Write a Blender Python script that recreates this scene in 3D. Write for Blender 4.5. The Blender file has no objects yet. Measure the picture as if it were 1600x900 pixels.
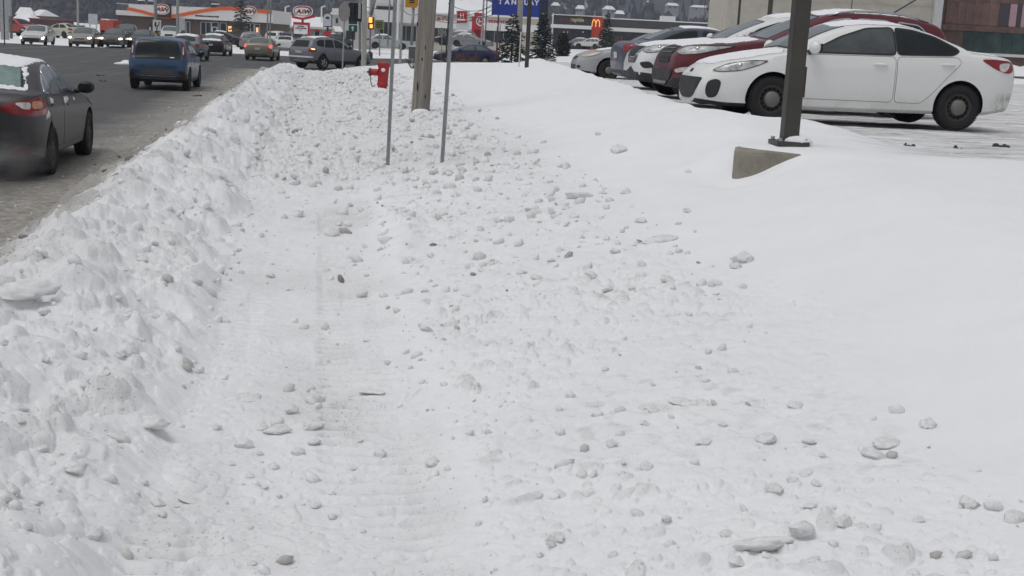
import bpy, bmesh, math, random
import numpy as np
from mathutils import Vector, Matrix
from mathutils.bvhtree import BVHTree
from mathutils.geometry import delaunay_2d_cdt

R = math.radians
SC = bpy.context.scene
COL = SC.collection
rnd = random.Random(7)

# ------------------------------------------------------------------ camera, sky, sun, exposure
PITCH, ROLL, FPX = R(11.2), R(2.85), 1950.0          # FPX: focal length in pixels of a 1600 px wide picture
CAM = Vector((0, 0, 2.0))
F_ = Vector((0, math.cos(PITCH), -math.sin(PITCH)))
R0 = Vector((1, 0, 0)); U0 = Vector((0, math.sin(PITCH), math.cos(PITCH)))
RT = R0 * math.cos(ROLL) + U0 * math.sin(ROLL)
UP = U0 * math.cos(ROLL) - R0 * math.sin(ROLL)
cam = bpy.data.cameras.new('camera'); camo = bpy.data.objects.new('camera', cam); COL.objects.link(camo)
mw = Matrix((RT, UP, -F_)).transposed().to_4x4(); mw.translation = CAM
camo.matrix_world = mw
cam.sensor_width = 36.0; cam.lens = FPX * 36.0 / 1600.0
cam.clip_start = 0.05; cam.clip_end = 9000
SC.camera = camo

SUN_EL, SUN_AZ = R(70), R(235)                        # azimuth from +Y towards +X
w = bpy.data.worlds.new("World"); SC.world = w; w.use_nodes = True
nt = w.node_tree; nt.nodes.clear()
sky = nt.nodes.new('ShaderNodeTexSky'); sky.sky_type = 'NISHITA'; sky.sun_disc = False
sky.sun_elevation = SUN_EL; sky.sun_rotation = SUN_AZ; sky.air_density = 1.0; sky.dust_density = 3.0
hs = nt.nodes.new('ShaderNodeHueSaturation'); hs.inputs['Saturation'].default_value = 0.16   # an overcast sky is nearly grey
bg = nt.nodes.new('ShaderNodeBackground'); bg.inputs['Strength'].default_value = 0.13
wo = nt.nodes.new('ShaderNodeOutputWorld')
nt.links.new(sky.outputs[0], hs.inputs['Color']); nt.links.new(hs.outputs[0], bg.inputs[0]); nt.links.new(bg.outputs[0], wo.inputs[0])
sl = bpy.data.lights.new('sun', 'SUN'); sl.energy = 0.6; sl.angle = R(24); sl.color = (1.0, 0.97, 0.93)
so = bpy.data.objects.new('sun', sl); COL.objects.link(so)
sd = Vector((math.sin(SUN_AZ) * math.cos(SUN_EL), math.cos(SUN_AZ) * math.cos(SUN_EL), math.sin(SUN_EL)))
so.rotation_euler = sd.to_track_quat('Z', 'Y').to_euler(); so.location = (0, 0, 40)
SC.view_settings.view_transform = 'Standard'; SC.view_settings.look = 'None'
SC.view_settings.exposure = -0.02; SC.view_settings.gamma = 1.0; SC.view_settings.use_curve_mapping = False

# ------------------------------------------------------------------ measuring the photograph
def ray(px, py):
    return F_ + RT * ((px - 800) / FPX) - UP * ((py - 450) / FPX)
def at(px, py, Y):
    d = ray(px, py); return CAM + d * (Y / d.y)
def proj(P):
    d = Vector(P) - CAM; z = d.dot(F_)
    return 800 + FPX * d.dot(RT) / z, 450 - FPX * d.dot(UP) / z
def x_at(px, Y, z):
    x = (px - 800) / FPX * Y
    for _ in range(6):
        x += (px - proj((x, Y, z))[0]) * Y / FPX
    return x

# ------------------------------------------------------------------ object helpers
def tag(o, label=None, cat=None, group=None, kind=None):
    if label: o['label'] = label
    if cat: o['category'] = cat
    if group: o['group'] = group
    if kind: o['kind'] = kind
    return o
def empty(name, loc=(0, 0, 0), rz=0.0):
    o = bpy.data.objects.new(name, None); o.empty_display_size = .3
    o.location = loc; o.rotation_euler = (0, 0, rz); COL.objects.link(o); return o
def children(o): return [c for c in bpy.data.objects if c.parent == o]
def link_mesh(name, me, parent=None, loc=None, rot=None):
    o = bpy.data.objects.new(name, me); COL.objects.link(o)
    if parent is not None: o.parent = parent
    if loc is not None: o.location = loc
    if rot is not None: o.rotation_euler = rot
    return o

class MB:
    """collects shapes, built as ONE mesh object"""
    def __init__(s): s.v = []; s.f = []; s.m = []; s.sm = []
    def add(s, vs, fs, mi=0, smooth=False):
        b = len(s.v); s.v += [tuple(p) for p in vs]
        for f in fs:
            s.f.append([b + i for i in f]); s.m.append(mi); s.sm.append(smooth)
        return s
    def box(s, x0, x1, y0, y1, z0, z1, mi=0):
        vs = [(x, y, z) for x in (x0, x1) for y in (y0, y1) for z in (z0, z1)]
        return s.add(vs, [(0, 1, 3, 2), (4, 6, 7, 5), (0, 4, 5, 1), (2, 3, 7, 6), (0, 2, 6, 4), (1, 5, 7, 3)], mi)
    def prism(s, poly, y0, y1, mi=0):
        """poly: list of (x,z), extruded along y"""
        n = len(poly)
        vs = [(x, y0, z) for x, z in poly] + [(x, y1, z) for x, z in poly]
        fs = [list(range(n)), list(range(2 * n - 1, n - 1, -1))] + [(i, n + i, n + (i + 1) % n, (i + 1) % n) for i in range(n)]
        return s.add(vs, fs, mi)
    def slab(s, poly, z0, z1, mi=0):
        n = len(poly)
        vs = [(x, y, z0) for x, y in poly] + [(x, y, z1) for x, y in poly]
        fs = [list(range(n - 1, -1, -1)), list(range(n, 2 * n))] + [(i, (i + 1) % n, n + (i + 1) % n, n + i) for i in range(n)]
        return s.add(vs, fs, mi)
    def tube(s, pts, r, n=10, mi=0, cap=True, smooth=True):
        pts = [Vector(p) for p in pts]; rr = r if isinstance(r, (list, tuple)) else [r] * len(pts)
        vs = []; 
        for i, p in enumerate(pts):
            a = pts[max(i - 1, 0)]; b = pts[min(i + 1, len(pts) - 1)]
            d = (b - a).normalized(); e = d.cross(Vector((0, 0, 1)))
            if e.length < .05: e = d.cross(Vector((0, 1, 0)))
            e.normalize(); g = e.cross(d)
            for k in range(n):
                t = 2 * math.pi * k / n
                vs.append(p + (e * math.cos(t) + g * math.sin(t)) * rr[i])
        fs = [(i * n + k, i * n + (k + 1) % n, (i + 1) * n + (k + 1) % n, (i + 1) * n + k) for i in range(len(pts) - 1) for k in range(n)]
        s.add(vs, fs, mi, smooth)
        if cap:
            s.add(vs[:n], [list(range(n - 1, -1, -1))], mi); s.add(vs[-n:], [list(range(n))], mi)
        return s
    def lathe(s, prof, c=(0, 0, 0), axis='z', n=24, mi=0, smooth=True):
        """prof: (radius, height along axis)"""
        c = Vector(c); vs = []
        for r, h in prof:
            for k in range(n):
                t = 2 * math.pi * k / n; a, b = r * math.cos(t), r * math.sin(t)
                p = {'z': (a, b, h), 'y': (a, h, -b), 'x': (h, a, b)}[axis]
                vs.append(c + Vector(p))
        fs = [(i * n + k, i * n + (k + 1) % n, (i + 1) * n + (k + 1) % n, (i + 1) * n + k) for i in range(len(prof) - 1) for k in range(n)]
        return s.add(vs, fs, mi, smooth)
    def ell(s, c, r, n=12, m=8, mi=0):
        vs = []; fs = []
        for i in range(m + 1):
            ph = math.pi * i / m
            for k in range(n):
                t = 2 * math.pi * k / n
                vs.append((c[0] + r[0] * math.sin(ph) * math.cos(t), c[1] + r[1] * math.sin(ph) * math.sin(t), c[2] + r[2] * math.cos(ph)))
        for i in range(m):
            for k in range(n):
                fs.append((i * n + k, i * n + (k + 1) % n, (i + 1) * n + (k + 1) % n, (i + 1) * n + k))
        return s.add(vs, fs, mi, True)
    def build(s, name, mats, parent=None, loc=None, rot=None, bevel=0):
        me = bpy.data.meshes.new(name); me.from_pydata(s.v, [], s.f); 
        for m in (mats if isinstance(mats, (list, tuple)) else [mats]): me.materials.append(m)
        me.polygons.foreach_set('material_index', s.m); me.polygons.foreach_set('use_smooth', s.sm)
        bm = bmesh.new(); bm.from_mesh(me); bmesh.ops.remove_doubles(bm, verts=bm.verts, dist=1e-5)
        bmesh.ops.recalc_face_normals(bm, faces=bm.faces)
        if bevel:
            es = [e for e in bm.edges if len(e.link_faces) == 2 and e.calc_face_angle(0) > R(40)]
            bmesh.ops.bevel(bm, geom=es, offset=bevel, segments=2, affect='EDGES', profile=.6)
        bm.to_mesh(me); bm.free(); me.update()
        return link_mesh(name, me, parent, loc, rot)

# ------------------------------------------------------------------ materials
def new_mat(name):
    m = bpy.data.materials.new(name); m.use_nodes = True
    n = m.node_tree; b = n.nodes['Principled BSDF']
    return m, n, b
def lnk(n, a, b): n.links.new(a, b)
def noise(n, scale, detail=4, rough=.6, vec=None, dim='3D'):
    t = n.nodes.new('ShaderNodeTexNoise'); t.inputs['Scale'].default_value = scale
    t.inputs['Detail'].default_value = detail; t.inputs['Roughness'].default_value = rough
    if vec is not None: lnk(n, vec, t.inputs['Vector'])
    return t.outputs['Fac']
def ramp(n, fac, stops):
    r = n.nodes.new('ShaderNodeValToRGB'); e = r.color_ramp.elements
    while len(e) < len(stops): e.new(.5)
    for k, (p, c) in enumerate(stops):
        e[k].position = p; e[k].color = (c, c, c, 1) if isinstance(c, (int, float)) else (*c, 1)
    lnk(n, fac, r.inputs[0]); return r.outputs[0]
def mixc(n, fac, a, b, mode='MIX'):
    x = n.nodes.new('ShaderNodeMix'); x.data_type = 'RGBA'; x.blend_type = mode
    for sk, v in ((x.inputs[0], fac), (x.inputs[6], a), (x.inputs[7], b)):
        if isinstance(v, (int, float)): sk.default_value = v
        elif isinstance(v, tuple): sk.default_value = (*v, 1) if len(v) == 3 else v
        else: lnk(n, v, sk)
    return x.outputs[2]
def math_(n, op, a, b=0.0, clamp=False):
    x = n.nodes.new('ShaderNodeMath'); x.operation = op; x.use_clamp = clamp
    for sk, v in ((x.inputs[0], a), (x.inputs[1], b)):
        if isinstance(v, (int, float)): sk.default_value = v
        else: lnk(n, v, sk)
    return x.outputs[0]
def bump(n, b, fac, strength=.3, dist=.02):
    x = n.nodes.new('ShaderNodeBump'); x.inputs['Strength'].default_value = strength; x.inputs['Distance'].default_value = dist
    lnk(n, fac, x.inputs['Height']); lnk(n, x.outputs[0], b.inputs['Normal']); return x
def coord(n, which='Object'):
    return n.nodes.new('ShaderNodeTexCoord').outputs[which]
def mapping(n, vec, scale):
    x = n.nodes.new('ShaderNodeMapping'); x.inputs['Scale'].default_value = scale; lnk(n, vec, x.inputs['Vector']); return x.outputs[0]

MATS = {}
def M(name, col, rough=.6, metal=0.0, var=.12, scale=6.0, bmp=0.0, emit=None, coat=0.0, spec=.5):
    if name in MATS: return MATS[name]
    m, n, b = new_mat(name)
    co = coord(n)
    f = noise(n, scale, 4, .6, co)
    lo = tuple(c * (1 - var) for c in col); hi = tuple(min(1, c * (1 + var)) for c in col)
    c = ramp(n, f, [(.3, lo), (.7, hi)])
    lnk(n, c, b.inputs['Base Color'])
    b.inputs['Roughness'].default_value = rough; b.inputs['Metallic'].default_value = metal
    b.inputs['Specular IOR Level'].default_value = spec
    if coat: b.inputs['Coat Weight'].default_value = coat; b.inputs['Coat Roughness'].default_value = .05
    if bmp: bump(n, b, noise(n, scale * 8, 5, .7, co), bmp, .01)
    if emit: b.inputs['Emission Color'].default_value = (*emit[0], 1); b.inputs['Emission Strength'].default_value = emit[1]
    MATS[name] = m; return m
def paint(name, col, dirt=.5, metal=0.0, rough=.32, h=.75, salt=(.30, .29, .27), coat=.35, rear=None):
    """car paint with winter road grime thrown up from below (stays with the car)"""
    if name in MATS: return MATS[name]
    m, n, b = new_mat(name)
    co = coord(n); sx = n.nodes.new('ShaderNodeSeparateXYZ'); lnk(n, co, sx.inputs[0])
    f1 = noise(n, 3.0, 6, .7, co); f2 = noise(n, 22, 5, .75, mapping(n, co, (1, 1, .5)))
    zz = math_(n, 'SUBTRACT', h, sx.outputs[2])
    zz = math_(n, 'MULTIPLY', zz, 1.5)
    g = math_(n, 'ADD', zz, math_(n, 'MULTIPLY', math_(n, 'SUBTRACT', f1, .5), 1.5))
    g = math_(n, 'MULTIPLY', g, math_(n, 'ADD', .35, f2), True)
    g = math_(n, 'MULTIPLY', g, dirt, True)
    if rear:                                    # slush thrown on the rear bumper corner
        a = math_(n, 'MULTIPLY', math_(n, 'SUBTRACT', rear[0], sx.outputs[0]), 9.0, True)
        k = math_(n, 'MULTIPLY', math_(n, 'SUBTRACT', rear[1], sx.outputs[2]), 9.0, True)
        k = math_(n, 'MULTIPLY', math_(n, 'MULTIPLY', a, k), ramp(n, noise(n, 7, 6, .75, mapping(n, co, (1, 1, .6))), [(.38, 0.0), (.56, 1.0)]))
        g = math_(n, 'MAXIMUM', g, math_(n, 'MULTIPLY', k, .8))
    c = mixc(n, g, col, salt)
    lnk(n, c, b.inputs['Base Color'])
    b.inputs['Metallic'].default_value = metal
    rr = mixc(n, g, (rough,) * 3, (.75,) * 3); lnk(n, rr, b.inputs['Roughness'])
    b.inputs['Coat Weight'].default_value = coat; b.inputs['Coat Roughness'].default_value = .12
    MATS[name] = m; return m

# ------------------------------------------------------------------ numeric noise
def _h(ix, iy, seed):
    ix = ix.astype(np.int64).astype(np.uint32); iy = iy.astype(np.int64).astype(np.uint32)
    h = ix * np.uint32(374761393) + iy * np.uint32(668265263) + np.uint32((seed * 2246822519) & 0xffffffff)
    h = (h ^ (h >> np.uint32(13))) * np.uint32(1274126177)
    h = h ^ (h >> np.uint32(16)); h = h * np.uint32(2654435769); h = h ^ (h >> np.uint32(15))
    return h.astype(np.float64) / 4294967296.0
def vn(x, y, seed):
    ix = np.floor(x); iy = np.floor(y); fx = x - ix; fy = y - iy
    fx = fx * fx * fx * (fx * (fx * 6 - 15) + 10); fy = fy * fy * fy * (fy * (fy * 6 - 15) + 10)
    a = _h(ix, iy, seed); b = _h(ix + 1, iy, seed); c = _h(ix, iy + 1, seed); d = _h(ix + 1, iy + 1, seed)
    return (a + (b - a) * fx) * (1 - fy) + (c + (d - c) * fx) * fy
def fbm(x, y, seed, o=4, g=.5):
    s = np.zeros_like(x); a = 1.0; t = 0.0
    for k in range(o):
        s += a * (vn(x * 2 ** k + 17.3 * k, y * 2 ** k - 9.1 * k, seed + k) - .5); t += a; a *= g
    return s / t * 2
def lumps(x, y, cell, prob, seed, hgt=.8, lo=.22, hi=.55):
    """rounded clods, one at most per cell; returns bump height (in units of length)"""
    out = np.zeros_like(x); u = x / cell; v = y / cell
    ix = np.floor(u); iy = np.floor(v)
    for dx in (-1, 0, 1):
        for dy in (-1, 0, 1):
            cx = ix + dx; cy = iy + dy
            r1 = _h(cx, cy, seed); p = _h(cx, cy, seed + 11) < prob
            rad = lo + (hi - lo) * r1 * r1
            px = cx + .2 + .6 * _h(cx, cy, seed + 1); py = cy + .2 + .6 * _h(cx, cy, seed + 2)
            an = _h(cx, cy, seed + 3) * 6.28; st = .65 + .7 * _h(cx, cy, seed + 4)
            ca = np.cos(an); sa = np.sin(an)
            du = ((u - px) * ca + (v - py) * sa) * st; dv = (-(u - px) * sa + (v - py) * ca) / st
            q = (np.abs(du) ** 2.4 + np.abs(dv) ** 2.4) / rad ** 2.4
            b = np.where(p & (q < 1), rad * np.power(np.maximum(0, 1 - q), .42), 0)
            out = np.maximum(out, b)
    return out * cell * hgt
def sstep(a, b, x):
    t = np.clip((x - a) / (b - a), 0, 1); return t * t * (3 - 2 * t)

# ------------------------------------------------------------------ the lie of the land
AZ = R(9.3)                                            # the road runs 9.3 degrees left of the view axis
CA, SA = math.cos(AZ), math.sin(AZ)
def uv(X, Y): return X * CA + Y * SA, -X * SA + Y * CA
def xy(u, v): return u * CA - v * SA, u * SA + v * CA
PU = np.array([-60, -3.4, -2.9, -2.65, -2.3, -1.85, -1.55, -1.3, -1.0, -.72, -.55, -.2, .38, .62, .9, 1.5, 2.0, 60])
PZ = np.array([-.10, -.10, -.04, .05, .25, .52, .69, .655, .545, .45, .395, .375, .385, .435, .50, .60, .68, .68])
def lot_edge(Y): return 2.45 - .035 * (Y - 18)
def macro(X, Y):
    u, v = uv(X, Y)
    wob = (vn(v * .5, v * 0 + 3.3, 5) - .5) * .28 * sstep(3, 8, v)
    z = np.interp(u + wob * sstep(-3.2, -1.2, u) * sstep(.4, -.6, u), PU, PZ)
    # right of the track the field climbs to the parking lot
    s = X - lot_edge(Y)
    e0 = -.5 + .9 * sstep(14.5, 11.5, Y)
    t = np.clip((u - 2.0) / np.maximum((u - 2.0) + (e0 - s), .6), 0, 1); t = np.where(s > e0, 1, t)
    t = t * t * (3 - 2 * t) * .6 + t * .4
    lot = 1.10 + .07 * np.exp(-((s + .25) / .55) ** 2)
    near = sstep(12.6, 10.8, Y) * sstep(.0, 1.4, s) * .05
    zr = .68 + (lot + near - .68) * t
    z = np.where(u > 2.0, zr, z)
    # drift that lies over the back of the lamp post's footing
    q = (X - 2.12) * .45 + (Y - 11.30) * .89
    rr = np.hypot(X - 2.62, (Y - 11.75))
    dm = sstep(-.02, .16, q) * np.exp(-(rr / .85) ** 4)
    z = z + np.maximum(0, 1.165 - z) * dm
    z = z - .15 * np.exp(-(((X - 2.0) / .36) ** 2 + ((Y - 11.0) / .40) ** 2))
    rdg = sstep(1.75, .75, s) * sstep(-2.6, -.5, s) * sstep(12.4, 14.2, Y) * sstep(16.15, 15.75, Y) + sstep(-.12, -.34, s) * sstep(-2.6, -.6, s) * sstep(15.75, 16.15, Y) * sstep(62, 40, Y)
    z = z + .15 * rdg * (.85 + .3 * (vn(Y * 1.7, X * 1.7, 8) - .5))
    z = z - .17 * np.exp(-(((X + 3.36) / .7) ** 2 + ((Y - 31.9) / 1.2) ** 2))
    # ploughed ridge round the corner of the cross street, then the street, then far ground
    corner = np.exp(-((v - 59) / 2.4) ** 2) * sstep(-3.0, -1.6, u) * sstep(16, 4, u)
    z = z * (1 - .25 * corner * 0) + corner * .12
    z = z - (.17 + .17 * sstep(4.5, 1.5, u)) * sstep(37, 57, v) * sstep(-.2, -1.6, s) * sstep(-2.5, -2.0, u)
    right = sstep(11, 17, u)
    drop = sstep(60.5, 66, v)
    zfar = -.12 + right * 1.0
    z = z * (1 - drop) + zfar * drop
    up = sstep(98, 104, v)
    zf2 = .12 + .95 * sstep(-12, 12, X)
    z = z * (1 - up) + zf2 * up
    return z
def ground(X, Y):
    """height and dirtiness of the snow at world points"""
    X = np.asarray(X, float); Y = np.asarray(Y, float)
    u, v = uv(X, Y); z = macro(X, Y); s = X - lot_edge(Y)
    near = sstep(66, 58, v)
    wx = u + .05 * fbm(u * 5, v * 5, 40, 2); wy = v + .05 * fbm(u * 5 + 31, v * 5, 43, 2)
    m_berm = sstep(-2.95, -2.5, u) * sstep(-.52, -.75, u)
    rough_far = sstep(11.5, 16, v + .8 * fbm(u * .7, v * .4, 77, 2)) * sstep(-.9, -.5, u) * sstep(3.2, 1.6, u + .02 * (v - 20))
    edge = 1.95 + .045 * v + .55 * fbm(u * .3, v * .35, 60, 3)
    m_deb = sstep(.48, .75, u) * sstep(edge + .35, edge - .5, u)
    m_track = sstep(-.66, -.52, u) * sstep(.60, .46, u) * (1 - rough_far)
    m_smooth = np.clip(1 - m_berm - m_deb - m_track - rough_far, 0, 1)
    dens = np.clip(.55 + .9 * fbm(u * .45, v * .45, 90, 3), 0.1, 1)
    L1 = lumps(wx, wy, .46, .75, 101, .55); L2 = lumps(wx, wy, .21, .7, 131, .75); L3 = lumps(wx, wy, .095, .55, 161, .8); L4 = lumps(wx, wy, .045, .45, 191, .8)
    nb = .45 + .55 * sstep(5, 11, v)
    bl = L1 * .8 + (L2 * .7 + L3 * .7) * nb + L4 * .7
    D2 = lumps(wx, wy, .15, .10, 501, .7, .12, .34); D3 = lumps(wx, wy, .085, .24, 531, .85); D4 = lumps(wx, wy, .045, .34, 561, .9)
    fb = fbm(u * 2.2, v * 2.2, 200, 5, .55)
    fb2 = fbm(u * 9, v * 9, 230, 4, .6)
    rid = 1 - np.abs(fbm(u * 2.6 + .4 * fb, v * 1.7, 260, 3, .55)) * 2
    tb = np.abs(fbm(u * 3.1 + .5 * fb, v * 2.6 + .5 * fb2, 600, 5, .6)); tb2 = np.abs(fbm(u * 8.5 + fb2 * .3, v * 7.5, 610, 4, .6))
    slab = np.maximum(0, fbm(u * 1.9 + .25 * fb, v * 1.5, 620, 2) - .05); slab = np.minimum(slab, .22)
    fl = fbm(u * 1.5, v * 1.5, 650, 3)
    big = lumps(wx + .06 * fb, wy + .06 * fb2, .34, .55, 660, .5); mid = lumps(wx + .03 * fb2, wy - .03 * fb2, .17, .5, 670, .62)
    db = m_berm * (big * .75 + mid * .85 + L3 * .55 + L4 * .6 + fl * .09 + fb * .018 + fb2 * .010 + slab * .25 - .02 + .10 * fbm(v * .55, u * .8, 640, 3) * sstep(-.8, -1.3, u))
    dr = rough_far * (L2 * .55 * (dens > .5) + L3 * .7 * (dens > .3) + L4 * .7 + fb * .04 + fb2 * .03 - tb * .07 - tb2 * .055 + .03) * (.35 + .65 * sstep(2.2, .2, u))
    m_d2 = m_deb * (1 - rough_far)
    dd = m_d2 * (D2 * .9 * (dens > .45) + (D3 * (dens > .5) + D4 * (dens > .4)) * .8 + fb * .035 + fb2 * .016 - tb2 * .022 * dens)
    # caterpillar / tyre lugs pressed into the ploughed track
    wv = v + .05 * fbm(u * 2.5, v * .8, 300, 2) + .012 * fbm(u * 14, v * 6, 305, 2)
    band1 = sstep(-.62, -.52, u) * sstep(-.26, -.34, u); band2 = sstep(.02, .08, u) * sstep(.5, .40, u)
    lug = (np.abs(((wv / .105) % 1) - .5) * 2) ** 1.5
    worn = np.clip(.58 + 1.8 * fbm(u * 2.2, v * 1.6, 310, 4), 0, 1.2)
    dt = m_track * (-tb2 * .008 + -(band1 + band2 * .9) * lug * .038 * worn * (.7 + .6 * vn(u * 30, v * 12, 311)) + fb2 * .006 + fb * .012 + L4 * .35 * (dens > .5) + L3 * .3 * (dens > .8))
    dt = dt - .03 * np.exp(-((u + .02) / .16) ** 2) * 0
    lip = np.exp(-((u - .60 - .22 * fbm(v * .8, v * 0, 320, 3)) / (.10 + .08 * vn(v * .7, v * 0, 321))) ** 2) * .085 * np.clip(1.6 * vn(v * 1.1, v * 0, 322) - .35, 0, 1) * (.5 + .5 * vn(u * 9, v * 9, 323)) * sstep(15, 11, v)
    ds = m_smooth * (fbm(u * .5, v * .5, 330, 3) * .035 + fbm(u * 3, v * 3, 335, 3) * .006 + fbm(u * 14, v * 8, 338, 3) * .0022)
    lotm = sstep(.6, 1.7, s + .5 * fbm(X * .8, Y * .8, 340, 3)) * sstep(11.6, 13.6, Y + .9 * fbm(X * .7, Y * .7, 345, 4)) * near
    lotm = np.maximum(lotm, sstep(-.1, .1, s) * sstep(15.95, 16.1, Y) * near)
    dl = lotm * (-.035 + .022 * fbm(X * .9, Y * 4.5, 350, 5) + .010 * fb2)
    sm = near * (1 - lotm)
    z = z + near * (db + dr + dd + dt + lip) + ds * sm + dl
    # road grime: the street face of the bank and the clods; darker tone in the pressed lugs
    dirt = m_berm * (.10 + .42 * np.clip((big + mid) * 7, 0, 1) * vn(u * 1.3, v * 1.3, 400) + .12 * np.clip(fb, 0, 1))
    dirt = dirt + sstep(-1.55, -2.5, u + .55 * fbm(u * 1.5, v * 1.5, 405, 4)) * .95 * sstep(-3.6, -3.0, u)
    dirt = dirt + rough_far * (.18 + .60 * np.clip((L2 + L3) * 7, 0, 1) * vn(u * 2, v * 2, 410))
    dirt = dirt + m_d2 * (.06 + .75 * np.clip((D2 * .6 + D3 + D4) * 14, 0, 1) * vn(u * 3, v * 3, 420))
    dirt = dirt + m_track * (.07 + .26 * np.clip(fbm(u * 2, v * 1.5, 425, 4), 0, 1) + .16 * (band1 + band2) * lug * worn)
    dirt = np.clip(dirt, 0, 1) * near
    return z, dirt, lotm
def gz(x, y): return float(ground(np.array([x]), np.array([y]))[0][0])

def grid_mesh(name, V, nr, nc, attrs):
    me = bpy.data.meshes.new(name)
    me.vertices.add(nr * nc); me.vertices.foreach_set('co', V.astype(np.float32).ravel())
    i = np.arange(nr - 1)[:, None] * nc + np.arange(nc - 1)[None, :]
    q = np.stack([i, i + 1, i + nc + 1, i + nc], -1).reshape(-1, 4).astype(np.int32)
    me.loops.add(q.size); me.loops.foreach_set('vertex_index', q.ravel())
    me.polygons.add(len(q)); me.polygons.foreach_set('loop_start', np.arange(0, q.size, 4, dtype=np.int32))
    me.polygons.foreach_set('use_smooth', np.ones(len(q), bool))
    me.update(calc_edges=True)
    for k, a in attrs.items():
        at_ = me.attributes.new(k, 'FLOAT', 'POINT'); at_.data.foreach_set('value', a.astype(np.float32).ravel())
    return me

def snow_material():
    m, n, b = new_mat('snow'); co = coord(n)
    a = n.nodes.new('ShaderNodeAttribute'); a.attribute_name = 'dirt'
    l = n.nodes.new('ShaderNodeAttribute'); l.attribute_name = 'lot'
    sp = noise(n, 26, 6, .75, co); mid = noise(n, 2.2, 5, .6, co)
    d = math_(n, 'MULTIPLY', a.outputs['Fac'], math_(n, 'ADD', .45, math_(n, 'MULTIPLY', sp, 1.1)), True)
    clean = ramp(n, mid, [(.3, (.83, .84, .855)), (.7, (.87, .875, .88))])
    c = mixc(n, d, clean, (.34, .325, .30))
    # crumbs of grit
    grit = ramp(n, noise(n, 70, 3, .6, co), [(.60, 0.0), (.67, .8)])
    gm = math_(n, 'MULTIPLY', grit, math_(n, 'MULTIPLY', a.outputs['Fac'], 2.2, True), True)
    c = mixc(n, gm, c, (.12, .11, .10))
    # parking lot: packed grey snow with tyre streaks
    st = noise(n, 1.0, 6, .7, mapping(n, co, (.8, 5.5, 1)))
    lc = ramp(n, st, [(.33, (.26, .255, .25)), (.46, (.58, .58, .58)), (.60, (.79, .79, .795))])
    c = mixc(n, l.outputs['Fac'], c, lc)
    lnk(n, c, b.inputs['Base Color']); b.inputs['Roughness'].default_value = .75
    b.inputs['Specular IOR Level'].default_value = .25
    bump(n, b, noise(n, 45, 6, .75, co), .35, .012)
    return m
SNOW = snow_material()

def make_ground():
    r = [0.6, 1.0, 1.6, 2.1, 2.5]
    while r[-1] < 72: r.append(r[-1] + min(r[-1] ** 2 / 2200.0, .0062 * r[-1] + .02))
    while r[-1] < 5200: r.append(r[-1] * 1.05)
    r = np.array(r)
    th = np.concatenate([np.linspace(-110, -29, 60, False), np.linspace(-29, 29, 1080, False), np.linspace(29, 110, 61)])
    th = np.radians(th)
    X = r[:, None] * np.sin(th)[None, :]; Y = r[:, None] * np.cos(th)[None, :]
    z, d, l = ground(X, Y)
    me = grid_mesh('ground', np.stack([X, Y, z], -1), len(r), len(th), {'dirt': d, 'lot': l})
    me.materials.append(SNOW)
    o = link_mesh('ground', me); tag(o, 'snow covered ground with a ploughed sidewalk track and clod strewn banks', None, None, 'structure')
    return o
make_ground()

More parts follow.
